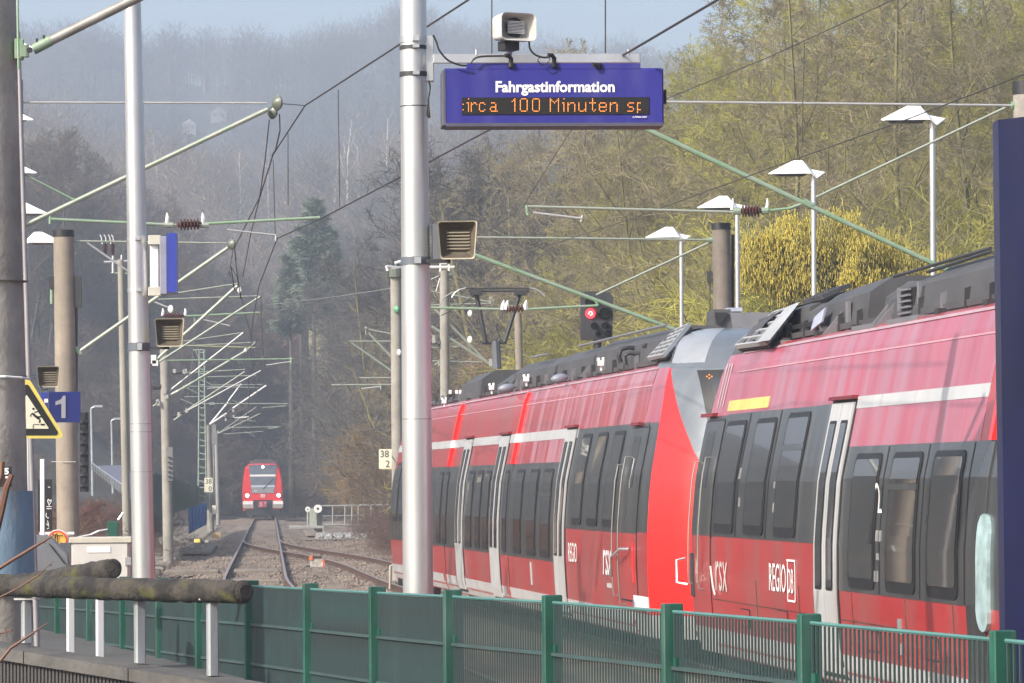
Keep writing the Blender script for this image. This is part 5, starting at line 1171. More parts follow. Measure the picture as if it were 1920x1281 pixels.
# ================================================================== signal and small things
YS_ = 66.0
sg = thing('railway_signal', at(1120, 640, YS_), 'dark railway signal screen with one red light lit', 'signal')
MB().prism([at(*p, YS_) for p in ((1090, 637), (1148, 637), (1150, 560), (1143, 548), (1097, 546), (1090, 556))], (0, .25, 0)).build('screen', mat('signal_black', (.045, .045, .05), .6), sg)
MB().tube([at(1120, 637, YS_+.15), at(1122, 900, YS_+.15)], .07, 10).build('post', M_dark, sg)
for x, y, r, lit in ((1107, 588, 9.5, 1), (1134, 588, 11, 0), (1113, 611, 5.5, 0), (1134, 610, 6, 0), (1121, 626, 5, 0), (1139, 625, 5.5, 0), (1106, 566, 9, 0)):
    c = at(x, y, YS_-.02); k = r*YS_/7000
    lens = MB().lathe(c, c+Vector((0, -.03, 0)), [(0, k), (1, k*.85)], 18).build('lens', mat('red_signal_light', (.5, .01, .01), emit=((1, .03, .04), 3.2)) if lit else mat('unlit_lens', (.01, .01, .01), .15), sg)
    if lit:
        b = MB()
        for q in range(7): a = q*2.4; b.box(c+Vector((k*.35*math.cos(a), -.04, k*.35*math.sin(a))), (.016, .01, .016))
        b.build('filament_glint', mat('red_signal_glint', (.9, .3, .3), emit=((1, .35, .3), 6)), lens)
    hb = MB(); N = 14
    for q in range(N+1):
        a = R(-25)+R(230)*q/N; hb.v += [tuple(c+Vector((k*1.15*math.cos(a), 0, k*1.15*math.sin(a)))), tuple(c+Vector((k*1.12*math.cos(a), -.2*max(.1, math.sin((q/N)*math.pi)), k*1.12*math.sin(a))))]
    hb.f = [(2*q, 2*q+1, 2*q+3, 2*q+2) for q in range(N)]
    hb.build('hood', mat('signal_hood', (.02, .02, .022), .5), sg)
def kmsign(px0, py0, px1, py1, Y, l1, l2, label, postpx=None):
    c, d = vb(px0, py0, px1, py1, Y, .02); root = thing('kilometre_sign', at((px0+px1)/2, py1, Y), label, 'sign', 'white kilometre signs')
    MB().bbox(c, d, b=.02).build('panel', M_cream, root); h = d[2]
    m = mat('sign_grey_letters', (.08, .08, .07), .5)
    text(l1, Vector((c[0]-d[0]*.40, c[1]-d[1]/2, c[2]+h*.08)), (1, 0, 0), (0, 0, 1), h*.34, m, root, off=.01, xs=.95)
    text(l2, Vector((c[0]-d[0]*.0, c[1]-d[1]/2, c[2]-h*.42)), (1, 0, 0), (0, 0, 1), h*.34, m, root, off=.01, xs=.95)
    MB().tube([Vector((c[0]+.05, Y+.06, c[2]+h/2)), Vector((c[0]+(.3 if Y < 100 else .05), Y+.06, c[2]-h*.3 if Y < 100 else grade(Y)-.3))], .02, 6).build('holder', M_galv, root)
kmsign(710, 842, 735, 879, 92.5, '38', '2', 'white kilometre sign 38 2 beside the half hidden mast')
kmsign(383, 896, 399, 923, 196, '38', '0', 'white kilometre sign 38 0 in front of the lattice mast')
# shunting signal
Yd = 109; ds = thing('shunting_signal', at(597, 1066, Yd), 'small low signal box with orange and white plates between the tracks', 'signal')
MB().bbox(at(595, 1054, Yd), (.42, .25, .3), b=.03).build('box', mat('white_grey_box', (.5, .47, .42), .6, var=.3, scale=8), ds)
MB().bbox(at(584, 1046, Yd-.1), (.12, .12, .13), b=.03).build('orange_lamp', mat('orange_paint', (.75, .18, .06), .5), ds); MB().box(at(606, 1058, Yd-.15), (.07, .05, .26)).build('striped_plate', mat('orange_paint', (.75, .18, .06), .5), ds)
MB().box(at(604, 1058, Yd-.18), (.03, .03, .1)).build('white_bar', M_white, ds); MB().box(at(595, 1045, Yd-.1), (.25, .1, .06)).build('hood', M_dark, ds); MB().box(at(590, 1062, Yd), (.5, .2, .05)).build('foot', M_dark, ds)
# trackside cabinet with two round lamps
Yc = 172; tc_ = thing('trackside_cabinet', at(592, 996, Yc), 'pale green grey trackside cabinet with two round white reflectors', 'cabinet')
MB().prism([at(580, 953, Yc), at(594, 957, Yc-2), at(594, 998, Yc-2), at(580, 984, Yc)], (.25, .3, 0)).build('housing', mat('cabinet_green_grey', (.30, .33, .28), .7, 0, .15), tc_)
MB().tube([at(577, 955, Yc), at(577, 985, Yc)], .05, 6).build('post', M_concg, tc_)
for x, y, r in ((577, 955, .12), (596, 954, .19)):
    c = at(x, y, Yc-2.2); MB().lathe(c, c+Vector((0, -.05, 0)), [(0, r), (1, r)], 16).build('reflector', M_white, tc_); MB().lathe(c+Vector((0, -.05, 0)), c+Vector((0, -.06, 0)), [(0, r*.3), (1, r*.3)], 8).build('reflector_hub', M_black, tc_)
MB().bbox(at(575, 988, Yc-1), (1.6, 2.5, .12), b=.03).build('base_slab', M_concg, tc_)
# bridge railing
Yb = 182; br = thing('bridge_railing', at(660, 990, Yb), 'grey steel bridge railing right of the trackside cabinet', 'railing')
mb_ = mat('railing_grey', (.33, .34, .32), .6, .2)
for (x0, y0, x1, y1, r) in ((594, 949, 735, 947, .05), (602, 968, 735, 965, .03), (600, 984, 670, 984, .05)): MB().tube([at(x0, y0, Yb), at(x1, y1, Yb)], r, 6).build('rail_bar', mb_, br)
for x in (602, 624, 647, 660, 672, 696, 720): MB().tube([at(x, 948, Yb), at(x, 985, Yb)], .045, 6).build('post', mb_, br)
stones('stone_heap', 900, (178, 184), lambda y, g: random.uniform(2.3, 5), .16, mat('pale_stone', (.42, .42, .42), .9, 0, .3, 2), 'heap of pale stones under the bridge railing', lambda x, y: -.35+grade(y)+.15*random.random(), 11)
# cabinet beside platform
Yq = 46; cb = thing('switch_cabinet', at(188, 1168, Yq), 'white grey switch cabinet with flat lid behind the mossy logs', 'cabinet')
c, d = vb(133, 1014, 244, 1168, Yq, .5); m_cab = mat('cabinet_white', (.58, .56, .53), .55, 0, .08, 2); MB().bbox(c, d, b=.01).build('housing', m_cab, cb)
c, d = vb(129, 1008, 247, 1017, Yq-.03, .56); MB().bbox(c, d, b=.01).build('lid', mat('cabinet_lid', (.55, .52, .44), .6), cb)
c, d = vb(137, 1019, 239, 1130, Yq-.012, .01); dr = MB().box(c, d).build('door', m_cab, cb); c, d = vb(163, 1025, 207, 1036, Yq-.02, .004); MB().box(c, d).build('label_plate', M_white, dr)
c, d = vb(234, 1045, 246, 1060, Yq-.03, .03); MB().bbox(c, d, b=.004).build('lock', M_galv, dr); c, d = vb(239, 1017, 242, 1130, Yq-.02, .004); MB().box(c, d).build('door_gap', mat('brown_gap', (.16, .1, .09), .7), cb)
# white post frame, black board, round sign, bin hood
wp = thing('white_post', at(79, 1080, 44), 'white post in front of a black scribbled board', 'post'); c, d = vb(75, 861, 84, 1080, 44, .05); MB().bbox(c, d, b=.005).build('shaft', M_white, wp)
c, d = vb(74, 998, 139, 1002, 44.2, .05); MB().box(c, d).build('crossbar', M_white, wp)
bb = thing('black_board', at(85, 1000, 44.6), 'narrow black board with white scribbles beside the white post', 'board'); c, d = vb(71, 899, 98, 995, 44.6, .03); MB().box(c, d).build('panel', M_black, bb)
b = MB(); YB_ = 44.57
for ln in ([(92, 947), (89, 939), (91, 936), (93, 940), (96, 937), (96, 941), (92, 947), (92, 951)], [(87, 950), (97, 950)], [(87, 954), (97, 954)], [(87, 962), (86, 968), (90, 972), (91, 970)], [(89, 976), (91, 984)], [(87, 982), (92, 987)], [(88, 992), (92, 990)], [(90, 913), (94, 914)]): stroke(ln, 1.2, YB_, b)
b.build('scribble', M_signw, bb)
rs = thing('round_sign', at(108, 1040, 37), 'round orange and red prohibition sign behind the mossy logs', 'sign')
def ring_px(cx, cy, r0, r1, Y, m, nm):
    b = MB(); N = 28
    for k in range(N): a = 2*math.pi*k/N; b.v += [tuple(at(cx+r0*math.cos(a), cy+r0*math.sin(a), Y)), tuple(at(cx+r1*math.cos(a), cy+r1*math.sin(a), Y))]
    b.f = [(2*k, 2*k+1, (2*k+3) % (2*N), (2*k+2) % (2*N)) for k in range(N)]; b.build(nm, m, rs)
ring_px(108, 1014, 0.01, 21, 37, M_white, 'plate'); ring_px(108, 1014, 15.5, 19.5, 36.99, mat('sign_red', (.65, .09, .05), .5), 'red_ring'); ring_px(108, 1014, 0.01, 15.5, 36.985, mat('sign_orange', (.85, .48, .08), .5), 'orange_face')
b = MB(); stroke([(98, 1003), (118, 1004)], 1.8, 36.97, b); stroke([(104, 1004), (104, 1024)], 1.8, 36.97, b); stroke([(108, 1004), (109, 1026)], 1.8, 36.97, b); stroke([(96, 1012), (106, 1006)], 1.8, 36.97, b); b.build('pictogram', M_black, rs)
MB().tube([at(108, 1030, 37.05), at(108, 1110, 37.05)], .02, 6).build('post', M_galv, rs)
hoo = thing('waste_bin', at(95, 1080, 35), 'grey slanted metal hood in front of the round orange sign', 'bin')
MB().prism([at(*p, 35) for p in ((62, 1003), (92, 1006), (125, 1040), (130, 1080), (62, 1080))], (0, .35, 0)).build('hood', mat('bin_grey', (.2, .21, .23), .45, .3, .1, 3), hoo)
MB().tube([at(92, 1020, 34.98), at(122, 1058, 34.98)], .006, 6).build('hood_seam', M_dark, hoo); c, d = vb(112, 1018, 133, 1085, 36, .1); MB().box(c, d).build('side_plate', mat('bin_dark', (.1, .105, .12), .5), hoo)
# green box post, green wall fences, blue panel
gp = thing('green_post', at(210, 1005, 58), 'short green metal post behind the white cabinet', 'post'); c, d = vb(201, 978, 222, 1030, 58, .15); MB().bbox(c, d, b=.01).build('shaft', M_green, gp); MB().tube([at(145, 1008, 58), at(170, 1003, 58), at(185, 996, 58), at(202, 993, 58)], .018, 6).build('handrail', M_galv, gp); MB().tube([at(222, 975, 58), at(231, 962, 58)], .02, 6).build('handrail', M_galv, gp)
gw = thing('green_fence', at(320, 990, 150), 'dull green fence panels left of the track near the lattice mast', 'fence')
gm = mat('dull_green_panel', (.035, .12, .095), .7, 0, .2, 1.5)
pts = [(262, 893, 1000, 125), (290, 888, 985, 140), (325, 897, 962, 165), (354, 908, 952, 190), (378, 912, 945, 205)]
for (x0, t0_, b0_, Y0), (x1, t1_, b1_, Y1) in zip(pts[:-1], pts[1:]):
    MB().prism([at(x0, t0_, Y0), at(x1, t1_, Y1), at(x1, b1_, Y1), at(x0, b0_, Y0)], (.05, 0, 0)).build('panel', gm, gw); MB().tube([at(x0, t0_-2, Y0), at(x0, b0_+8, Y0)], .06, 5).build('post', gm, gw)
bf = thing('blue_panel', at(370, 995, 152), 'bright blue metal panel standing by the track in front of the lattice mast', 'panel')
MB().prism([at(*p, Y) for *p, Y in ((354, 952, 150), (387, 943, 151.5), (386, 984, 151.5), (355, 1001, 150))], (0, .05, 0)).build('sheet', mat('blue_paint', (.10, .28, .72), .5, 0, .1, 3), bf)
for k in range(6): f = k/5; MB().tube([at(354+33*f, 952-9*f, 149.9+1.5*f), at(355+31*f, 1001-17*f, 149.9+1.5*f)], .025, 4).build('stay', mat('blue_dark', (.05, .15, .42), .5), bf)
for x, y, Y, l, m, w in ((370, 1014, 118, 'small yellow marker lying beside the ballast', M_yellow, .2), (388, 1015, 116, 'small grey stone block by the trough', M_concg, .13), (406, 1004, 128, 'pale orange concrete block beside the track', mat('ochre_block', (.42, .3, .18), .8), .34), (402, 956, 170, 'cream coloured marker stone beside the far mast', M_cream, .2)):
    p = at(x, y, Y); tag(MB().bbox(p, (w, w*.8, w*.55 if w != .2 or x != 402 else .4), b=.02).build('marker_block', m, loc=p), l, 'marker')
# footpath and railing on the left slope
fpz = lambda Y: at(200, 905, Y)
pth = MB(); pts = [(172, 874, 168), (195, 890, 160), (215, 905, 152), (232, 925, 142), (240, 935, 138)]; off = [(55, -2), (50, -4), (42, -6), (32, -8), (30, -8)]
vs = []; 
for (x, y, Y), (ox, oy) in zip(pts, off): vs += [at(x, y, Y), at(x+ox, y+oy, Y+4)]
pth.add(vs, [(2*i, 2*i+1, 2*i+3, 2*i+2) for i in range(len(pts)-1)]).build('footpath', mat('path_asphalt', (.17, .18, .24), .9), label='blue grey asphalt footpath on the left slope', kind='structure')
pr = thing('path_railing', at(200, 900, 155), 'thin pale railing along the footpath on the left slope', 'railing')
for k in range(22):
    f = k/21; x = 172+62*f; y = 876+46*f; Y = 168-30*f; MB().tube([at(x, y-7-4*f, Y), at(x, y+5+4*f, Y)], .022, 4).build('baluster', M_galv, pr)
MB().tube([at(172, 868, 168), at(234, 912, 138)], .03, 4).build('top_bar', M_galv, pr)
# ================================================================== trees
M_bark = mat('bark_grey_brown', (.13, .115, .095), .9, 0, .25, 2)
M_moss = mat('mossy_bark', (.24, .22, .075), .95, 0, .25, .9, c2=(.13, .11, .07), ramp=(.3, .6))
M_twig = mat('mossy_twigs', (.44, .42, .075), .95, 0, .3, .7, c2=(.17, .15, .07), ramp=(.38, .6))
M_twigb = mat('brown_twigs', (.18, .135, .10), .95, 0, .3, .6, c2=(.10, .08, .065))
M_twigg = mat('grey_twigs', (.14, .125, .11), .95, 0, .25, .5, c2=(.075, .07, .066))
rg = np.random.default_rng(5)
def ribbons(P0, P1, r0, r1):
    """thin three-sided sticks between arrays of points -> verts, tris"""
    d = P1-P0; L = np.linalg.norm(d, axis=1, keepdims=True)+1e-6; d = d/L
    a = np.where(np.abs(d[:, 2:3]) < .9, np.array([[0, 0, 1.]]), np.array([[1., 0, 0]])); u = np.cross(d, a); u /= np.linalg.norm(u, axis=1, keepdims=True); w = np.cross(d, u)
    n = len(P0); V = np.empty((n, 6, 3))
    for k in range(3):
        an = 2*math.pi*k/3; o = u*math.cos(an)+w*math.sin(an)
        V[:, k] = P0+o*r0[:, None]; V[:, 3+k] = P1+o*r1[:, None]
    F = np.array([(0, 1, 4), (0, 4, 3), (1, 2, 5), (1, 5, 4), (2, 0, 3), (2, 3, 5)])[None]+(np.arange(n)*6)[:, None, None]
    return V.reshape(-1, 3), F.reshape(-1, 3)
def norm(v): return v/(np.linalg.norm(v, axis=-1, keepdims=True)+1e-9)
def grow_tree(seed, H, kids=(9, 7, 6, 5), segs=(7, 4, 3, 2, 1), spread=.85, up=.25, r0=.2, first=.22, lenf=.42, rmin=.006, droop=0.0, ratios=(.42, .5, .52, .55)):
    g = np.random.default_rng(seed); wood = []; tw = []
    # level 0
    def polyl(P, D, L, ns, jit, upk):
        pts = [P]; 
        for s in range(ns):
            D = norm(D+g.normal(0, jit, D.shape)+np.array([0, 0, upk])); P = P+D*(L[:, None]/ns); pts.append(P)
        return np.stack(pts, 1), D          # (n, ns+1, 3)
    P = np.zeros((1, 3)); D = norm(np.array([[g.normal(0, .05), g.normal(0, .05), 1.]])); L = np.array([H]); Rr = np.array([r0])
    for lv in range(len(kids)+1):
        ns = segs[lv]; pts, D2 = polyl(P, D, L, ns, [.05, .2, .26, .28, .3][lv], [.02, up*.5, up*.3, up*.2-droop, up*.2-droop][lv])
        n = len(P)
        for s in range(ns):
            f0 = 1-.8*s/ns; f1 = 1-.8*(s+1)/ns
            V, F = ribbons(pts[:, s], pts[:, s+1], np.maximum(Rr*f0, rmin), np.maximum(Rr*f1, rmin*.6))
            (wood if lv < 2 else tw).append((V, F))
        if lv == len(kids): break
        K = kids[lv]; lo = first if lv == 0 else .15
        t = lo+(1-lo)*(np.arange(K)[None]+g.random((n, K)))/K; t = np.minimum(t, .999)*ns
        i = t.astype(int); fr = (t-i)[..., None]; idx = np.arange(n)[:, None]
        B = pts[idx, i]*(1-fr)+pts[idx, i+1]*fr; dr = norm(pts[idx, i+1]-pts[idx, i])
        rnd = norm(g.normal(0, 1, (n, K, 3))); side = norm(rnd-dr*(rnd*dr).sum(-1, keepdims=True))
        sp = spread*(.7+.6*g.random((n, K, 1))); nd = norm(dr*np.cos(sp)+side*np.sin(sp))
        tt = t/ns
        if lv == 0: Lk = H*lenf*(1.15-.75*tt)*(.75+.5*g.random((n, K)))
        else: Lk = L[:, None]*ratios[lv]*(1.2-.6*tt)*(.7+.6*g.random((n, K)))
        Rk = Rr[:, None]*(1-.75*tt)*[.42, .5, .5, .5][lv]
        P = B.reshape(-1, 3); D = nd.reshape(-1, 3); L = Lk.reshape(-1); Rr = np.maximum(Rk.reshape(-1), rmin)
    def join(lst):
        off = 0; Vs = []; Fs = []
        for V, F in lst: Vs.append(V); Fs.append(F+off); off += len(V)
        return np.concatenate(Vs), np.concatenate(Fs)
    return join(wood), join(tw)
def tree_proto(seed, mw, mt, name='bare_tree', **kw):
    (V0, F0), (V1, F1_) = grow_tree(seed, **kw)
    return raw_mesh('trunk', V0, F0, mw), raw_mesh('crown', V1, F1_, mt)
protos = {}
M_twigp = mat('pinkish_grey_twigs', (.35, .30, .17), .95, 0, .3, .6, c2=(.17, .145, .10), ramp=(.4, .6))
near = [tree_proto(s, M_moss, mt, H=17, kids=(17, 10, 8, 9), segs=(9, 6, 4, 2, 1), r0=.16, spread=.9, up=.2, lenf=.42, rmin=.0075, first=.08, ratios=(.42, .42, .45, .42)) for s, mt in ((11, M_twig), (12, M_twigp), (13, M_twig), (14, M_twigp), (15, M_twig))]
midb = [tree_proto(s, M_bark, M_twigb, H=16, kids=(14, 9, 8, 3), segs=(6, 3, 2, 1, 1), r0=.2, spread=.7, up=.3, lenf=.4, rmin=.017, first=.12) for s in (21, 22, 23, 24)]
midg = [tree_proto(s, M_moss, M_twigg, H=16, kids=(14, 9, 8, 3), segs=(6, 3, 2, 1, 1), r0=.2, spread=.75, up=.25, lenf=.42, rmin=.015, first=.1) for s in (31, 32, 33)]
shrb = [tree_proto(s, M_moss, M_twig, H=5.0, kids=(16, 8, 7, 3), segs=(4, 3, 2, 1, 1), r0=.06, spread=.8, up=.3, lenf=.75, rmin=.008, first=.0) for s in (41, 42, 43)]
shrd = [tree_proto(s, M_bark, M_twigb, H=5.0, kids=(16, 8, 7, 3), segs=(4, 3, 2, 1, 1), r0=.06, spread=.85, up=.3, lenf=.75, rmin=.012, first=.0) for s in (51, 52)]
def plant(pr, x, y, h, H0, label, group, name='bare_tree', cat='tree', wid=1.0, sink=.3, dz=0):
    s = h/H0; z = hgt(x, y)-sink+dz
    o = bpy.data.objects.new(name, pr[0]); COL.objects.link(o); o.location = (x, y, z); o.rotation_euler = (0, 0, random.uniform(0, 6.28)); o.scale = (s*wid, s*wid, s)
    tag(o, label, cat, group); c = bpy.data.objects.new('crown', pr[1]); COL.objects.link(c); c.parent = o
    return o
rnd = random.Random(3)
PXT = [-300, 50, 150, 230, 290, 330, 400, 470, 520, 600, 650, 740, 820, 860, 950, 1050, 1150, 1250, 1300, 1350, 1500, 2600]
RWT = [240, 275, 310, 330, 350, 415, 440, 500, 465, 440, 420, 430, 345, 310, 280, 250, 235, 205, 120, 20, -110, -260]
def ztop(px, Y): return CAMZ+(902-float(np.interp(px, PXT, RWT)))*Y/7000
def mark(px):
    for lim, t in ((60, 'behind the thick mast'), (240, 'behind the warm sunlit mast'), (330, 'behind the slimmer silver pole'), (440, 'above the far cantilevers'), (530, 'above the oncoming train'), (650, 'around the tall conifer'), (760, 'behind the half hidden mast'),
                   (900, 'just beside the thick silver pole'), (1060, 'behind the pantograph'), (1200, 'behind the red signal'), (1330, 'behind the farthest right lamp'), (1400, 'behind the black capped mast'), (1600, 'behind the yellow catkin bush'),
                   (1800, 'behind the nearest right lamp'), (9999, 'behind the navy column')):
        if px < lim: return t
def grown(pool, X, Y, H0, kind, where, grp, hmin, hmax, jit=.12, **kw):
    px = 504+7000*X/Y; h = ztop(px, Y)-hgt(X, Y)
    h = min(h, hmax)*rnd.uniform(1-jit*1.6, 1+jit*.25)
    if h < hmin: return None
    sz = 'tall' if h > .8*hmax else ('medium high' if h > .55*hmax else 'low')
    return plant(pool, X, Y, h, H0, '%s %s %s %s' % (sz, kind, where, mark(px)), grp, **kw)
# right bank: a dense row of mossy trees beyond the far platform
n_ = 0
for k in range(200):
    Y = rnd.uniform(62, 255); X = 10.5+rnd.random()**1.3*(11 if Y < 120 else 14)
    px = 504+7000*X/Y
    if px > 2250 or Y < 86: continue
    if grown(near[k % 5] if px > 1120 else (near[1] if k % 2 else midg[k % 3]), X, Y, 17 if (px > 1120 or k % 2) else 16, 'mossy bare tree', 'low on the right bank', 'mossy bare trees on the right bank', 4.5, 18, wid=1.12): n_ += 1
    if n_ > 62: break
for k in range(60):
    Y = rnd.uniform(88, 260); X = 20+rnd.uniform(0, 24)*(Y/150)
    if 504+7000*X/Y > 2200: continue
    px = 504+7000*X/Y
    grown(near[k % 5] if px > 1120 else near[1+2*(k % 2)], X, Y, 17, 'mossy bare tree', 'high on the right bank', 'mossy bare trees on the right bank', 5, 18, wid=1.15)
for k in range(80):
    Y = 60+rnd.random()**1.3*200; X = 10.6+rnd.uniform(0, 9)*(1 if Y > 90 else .6)
    if Y > 160: X = 8.2+rnd.uniform(0, 9)
    px = 504+7000*X/Y
    if px > 2200 or Y < 83: continue
    grown(shrb[k % 3] if px > 1060 else shrd[k % 2], X, Y, 5, 'olive shrub', 'under the mossy trees', 'olive shrubs on the right bank', 2, 6.5, name='bare_shrub', cat='shrub', wid=1.2)
# left wood, beyond the oncoming train so that it leaves the track in the sun
for k in range(70):
    Y = rnd.uniform(292, 400); px = rnd.uniform(-60, 450); X = (px-504)*Y/7000
    grown(midb[k % 4], X, Y, 16, 'grey brown bare tree', 'in the left wood', 'bare trees in the left wood', 4, 19, wid=1.15)
for k in range(40):
    Y = rnd.uniform(140, 280); X = -(7+rnd.uniform(0, 14)*(Y/200)); h = rnd.uniform(1.2, 2.4)
    if Y < 180: continue
    plant(shrd[k % 2], X, Y, h, 5, 'low grey brown shrub on the left slope '+mark(504+7000*X/Y), 'low shrubs on the left slope', 'bare_shrub', 'shrub', 1.3)
# the trees left of the platform, which the train windows mirror
for k in range(22):
    plant(midb[k % 4], -34-rnd.uniform(0, 16), 2+k*5.2+rnd.uniform(-2, 2), rnd.uniform(9, 13), 16, 'bare tree left of the platform, mirrored in the windows of the long train', 'trees mirrored in the train windows', wid=1.3)
# wood where the line bends away
for k in range(110):
    Y = rnd.uniform(335, 480); px = rnd.uniform(380, 1000); X = (px-504)*Y/7000
    grown(midb[k % 4] if px < 640 else midg[k % 3], X, Y, 16, 'dark bare tree' if px < 640 else 'olive grey bare tree', 'where the line bends,', 'bare trees where the line bends', 4, 19 if px > 520 else 11, jit=.15, wid=1.2)
for k in range(40):
    Y = rnd.uniform(215, 330); X = rnd.uniform(6.5, 16)*(Y/260)
    grown(midg[k % 3], X, Y, 16, 'olive grey bare tree', 'beyond the bridge railing,', 'bare trees where the line bends', 4, 17, wid=1.1)
for k in range(90):
    Y = rnd.uniform(285, 350); X = rnd.choice([rnd.uniform(3.2, 12), rnd.uniform(-16, -5.5)]); h = rnd.uniform(2.5, 6.5)
    plant(shrd[k % 2], X, Y, h, 5, ('low ' if h < 4.5 else 'high ')+'dark brown shrub beside the far track '+mark(504+7000*X/Y), 'dark shrubs beside the track', 'bare_shrub', 'shrub', 1.3)
for k in range(24):
    Y = rnd.uniform(345, 362); X = rnd.uniform(-9, 6); h = rnd.uniform(5.5, 8.5)
    plant(shrd[k % 2], X, Y, h, 5, ('medium ' if h < 7 else 'high ')+'dark brown shrub closing off the view '+mark(504+7000*X/Y), 'dark shrubs beside the track', 'bare_shrub', 'shrub', 1.2)
# brambles close to the track, left
M_bram = mat('reddish_bramble', (.17, .10, .075), .95, 0, .3, 1.5, c2=(.11, .075, .06))
bram = tree_proto(61, M_bram, M_bram, H=1.6, kids=(14, 7, 6, 3), segs=(3, 3, 2, 1, 1), r0=.02, spread=1.1, up=.1, lenf=.9, rmin=.005, first=.0)
for k in range(46):
    Y = rnd.uniform(78, 150); X = -3.6-rnd.uniform(0, 3.2)*(Y/110); plant(bram, X, Y, rnd.uniform(.8, 1.7), 1.6, 'reddish brown bramble clump left of the ballast', 'reddish bramble clumps', 'bramble', 'bramble', 1.3, sink=.05)
M_redb2 = mat('red_brown_shrub', (.22, .10, .075), .95, 0, .25, 1.5, c2=(.15, .075, .06)); rb_ = tree_proto(62, M_redb2, M_redb2, H=3, kids=(16, 8, 7, 3), segs=(3, 3, 2, 1, 1), r0=.03, spread=.8, up=.3, lenf=.8, rmin=.012, first=0)
for x, y, Y, h, l in ((180, 1000, 105, .95, 'red brown shrub between the warm mast and the green post'), (162, 1003, 100, .8, 'smaller red brown shrub beside the warm mast')):
    p = at(x, y+20, Y); o = plant(rb_, p.x, p.y, h, 3, l, 'red brown shrubs', 'bare_shrub', 'shrub', 1.0, sink=0); o.location.z = p.z
M_tan = mat('golden_shrub', (.26, .175, .065), .95, 0, .25, .8, c2=(.20, .14, .07)); tan = tree_proto(63, M_bark, M_tan, H=5, kids=(18, 9, 8, 4), segs=(4, 3, 2, 1, 1), r0=.05, spread=.7, up=.35, lenf=.7, rmin=.014, first=.02)
for x, Y, h, l in ((684, 200, 5.0, 'golden brown shrub left of the thick silver pole'), (706, 190, 4.6, 'smaller golden brown shrub beside the white kilometre sign'), (662, 205, 3.6, 'low golden brown shrub at the edge of the dark wood')):
    p = at(x, 960, Y); o = plant(tan, p.x, Y, h, 5, l, 'golden brown shrubs', 'bare_shrub', 'shrub', .75)
M_rust = mat('rusty_shrub', (.26, .15, .10), .95, 0, .25, .8, c2=(.18, .12, .09)); rust = tree_proto(64, M_bark, M_rust, H=5, kids=(18, 9, 8, 4), segs=(4, 3, 2, 1, 1), r0=.05, spread=.8, up=.3, lenf=.7, rmin=.018, first=.02)
for x, y, Y, h, l in ((530, 760, 330, 7, 'rust coloured bush above the far cantilevers'), (560, 720, 345, 6, 'smaller rust coloured bush to its right'), (500, 790, 330, 5, 'low rust coloured bush above the train')):
    p = at(x, y, Y); o = plant(rust, p.x, Y, h, 5, l, 'rust coloured bushes', 'bare_shrub', 'shrub', 1.0); o.location.z = p.z-h*.25
for k in range(26):
    Y = rnd.uniform(120, 185); X = 3.4+(Y-120)*.0+rnd.uniform(.6, 4); 
    if X < c2(Y)+2.4: X = c2(Y)+2.6+rnd.random()
    plant(bram, X, Y, rnd.uniform(.7, 1.5), 1.6, 'dry bramble clump between the curving track and the bridge railing', 'dry bramble clumps', 'bramble', 'bramble', 1.3, sink=.05)
# pink blossom shrub
M_pink = mat('pink_blossom', (.42, .20, .17), .9, 0, .3, 3, c2=(.2, .13, .09)); g = np.random.default_rng(9)
p = at(905, 690, 135); n = 1500; C = g.normal(0, 1, (n, 3))*np.array([.42, .4, .55]); A = norm(g.normal(0, 1, (n, 3)))*.035; B = norm(g.normal(0, 1, (n, 3)))*.035
V = np.stack([C-A, C+A, C+B], 1).reshape(-1, 3); o = link('blossom_shrub', raw_mesh('blossom_shrub', V, np.arange(3*n).reshape(-1, 3), M_pink), loc=p); tag(o, 'small pink blossoming shrub above the train roof near the pantograph', 'shrub')
MB().tube([p-Vector((0, 0, 3)), p], .05, 5).build('trunk', M_bark, o)
# yellow catkin bush
M_cat = mat('yellow_catkins', (.64, .53, .09), .85, 0, .25, 1.6, c2=(.36, .31, .08), ramp=(.4, .62)); M_yb = mat('bush_branches', (.14, .12, .06), .9)
def catkin_bush(cx, cy, Y, w, h, n, label, seed, deep=2.2):
    g = np.random.default_rng(seed); base = at(cx, cy, Y); root = thing('catkin_bush', base, label, 'bush')
    b = MB(); 
    tips = []
    for k in range(46):
        a = g.random()*6.28; rr = g.random()**.5; tx, ty = math.cos(a)*rr*w/2, math.sin(a)*rr*deep/2; tz = h*(math.sqrt(max(0, 1-(rr*.9)**2)))*(.5+.5*g.random()**.7)*(1-.22*(tx/w*2 if tx > 0 else 0))
        b.tube([base+Vector((tx*.15, ty*.15, -1.5)), base+Vector((tx*.55, ty*.55, tz*.5)), base+Vector((tx, ty, tz))], [.035, .02, .006], 4); tips.append((tx, ty, tz))
    b.build('branches', M_yb, root)
    T_ = np.array(tips); i = g.integers(0, len(T_), n); t = .28+.78*g.random(n)**.8; C = T_[i]*np.stack([t**.8, t**.8, t], 1)+g.normal(0, 1, (n, 3))*np.array([.13, .13, .12])
    L = .04+.06*g.random(n); r = .010+.007*g.random(n); D = np.stack([g.normal(0, .15, n), g.normal(0, .15, n), -np.ones(n)], 1)
    V, F = ribbons(C, C+D*L[:, None], r, r*.7); raw = raw_mesh('catkins', V, F, M_cat); link('catkins', raw, root, kind='stuff')
catkin_bush(1560, 585, 76, 4.1, 2.15, 24000, 'bright yellow catkin bush behind the far lamps', 4)
catkin_bush(1715, 562, 79, 2.7, 1.15, 11000, 'olive yellow catkin bush beside the nearest right lamp', 5)
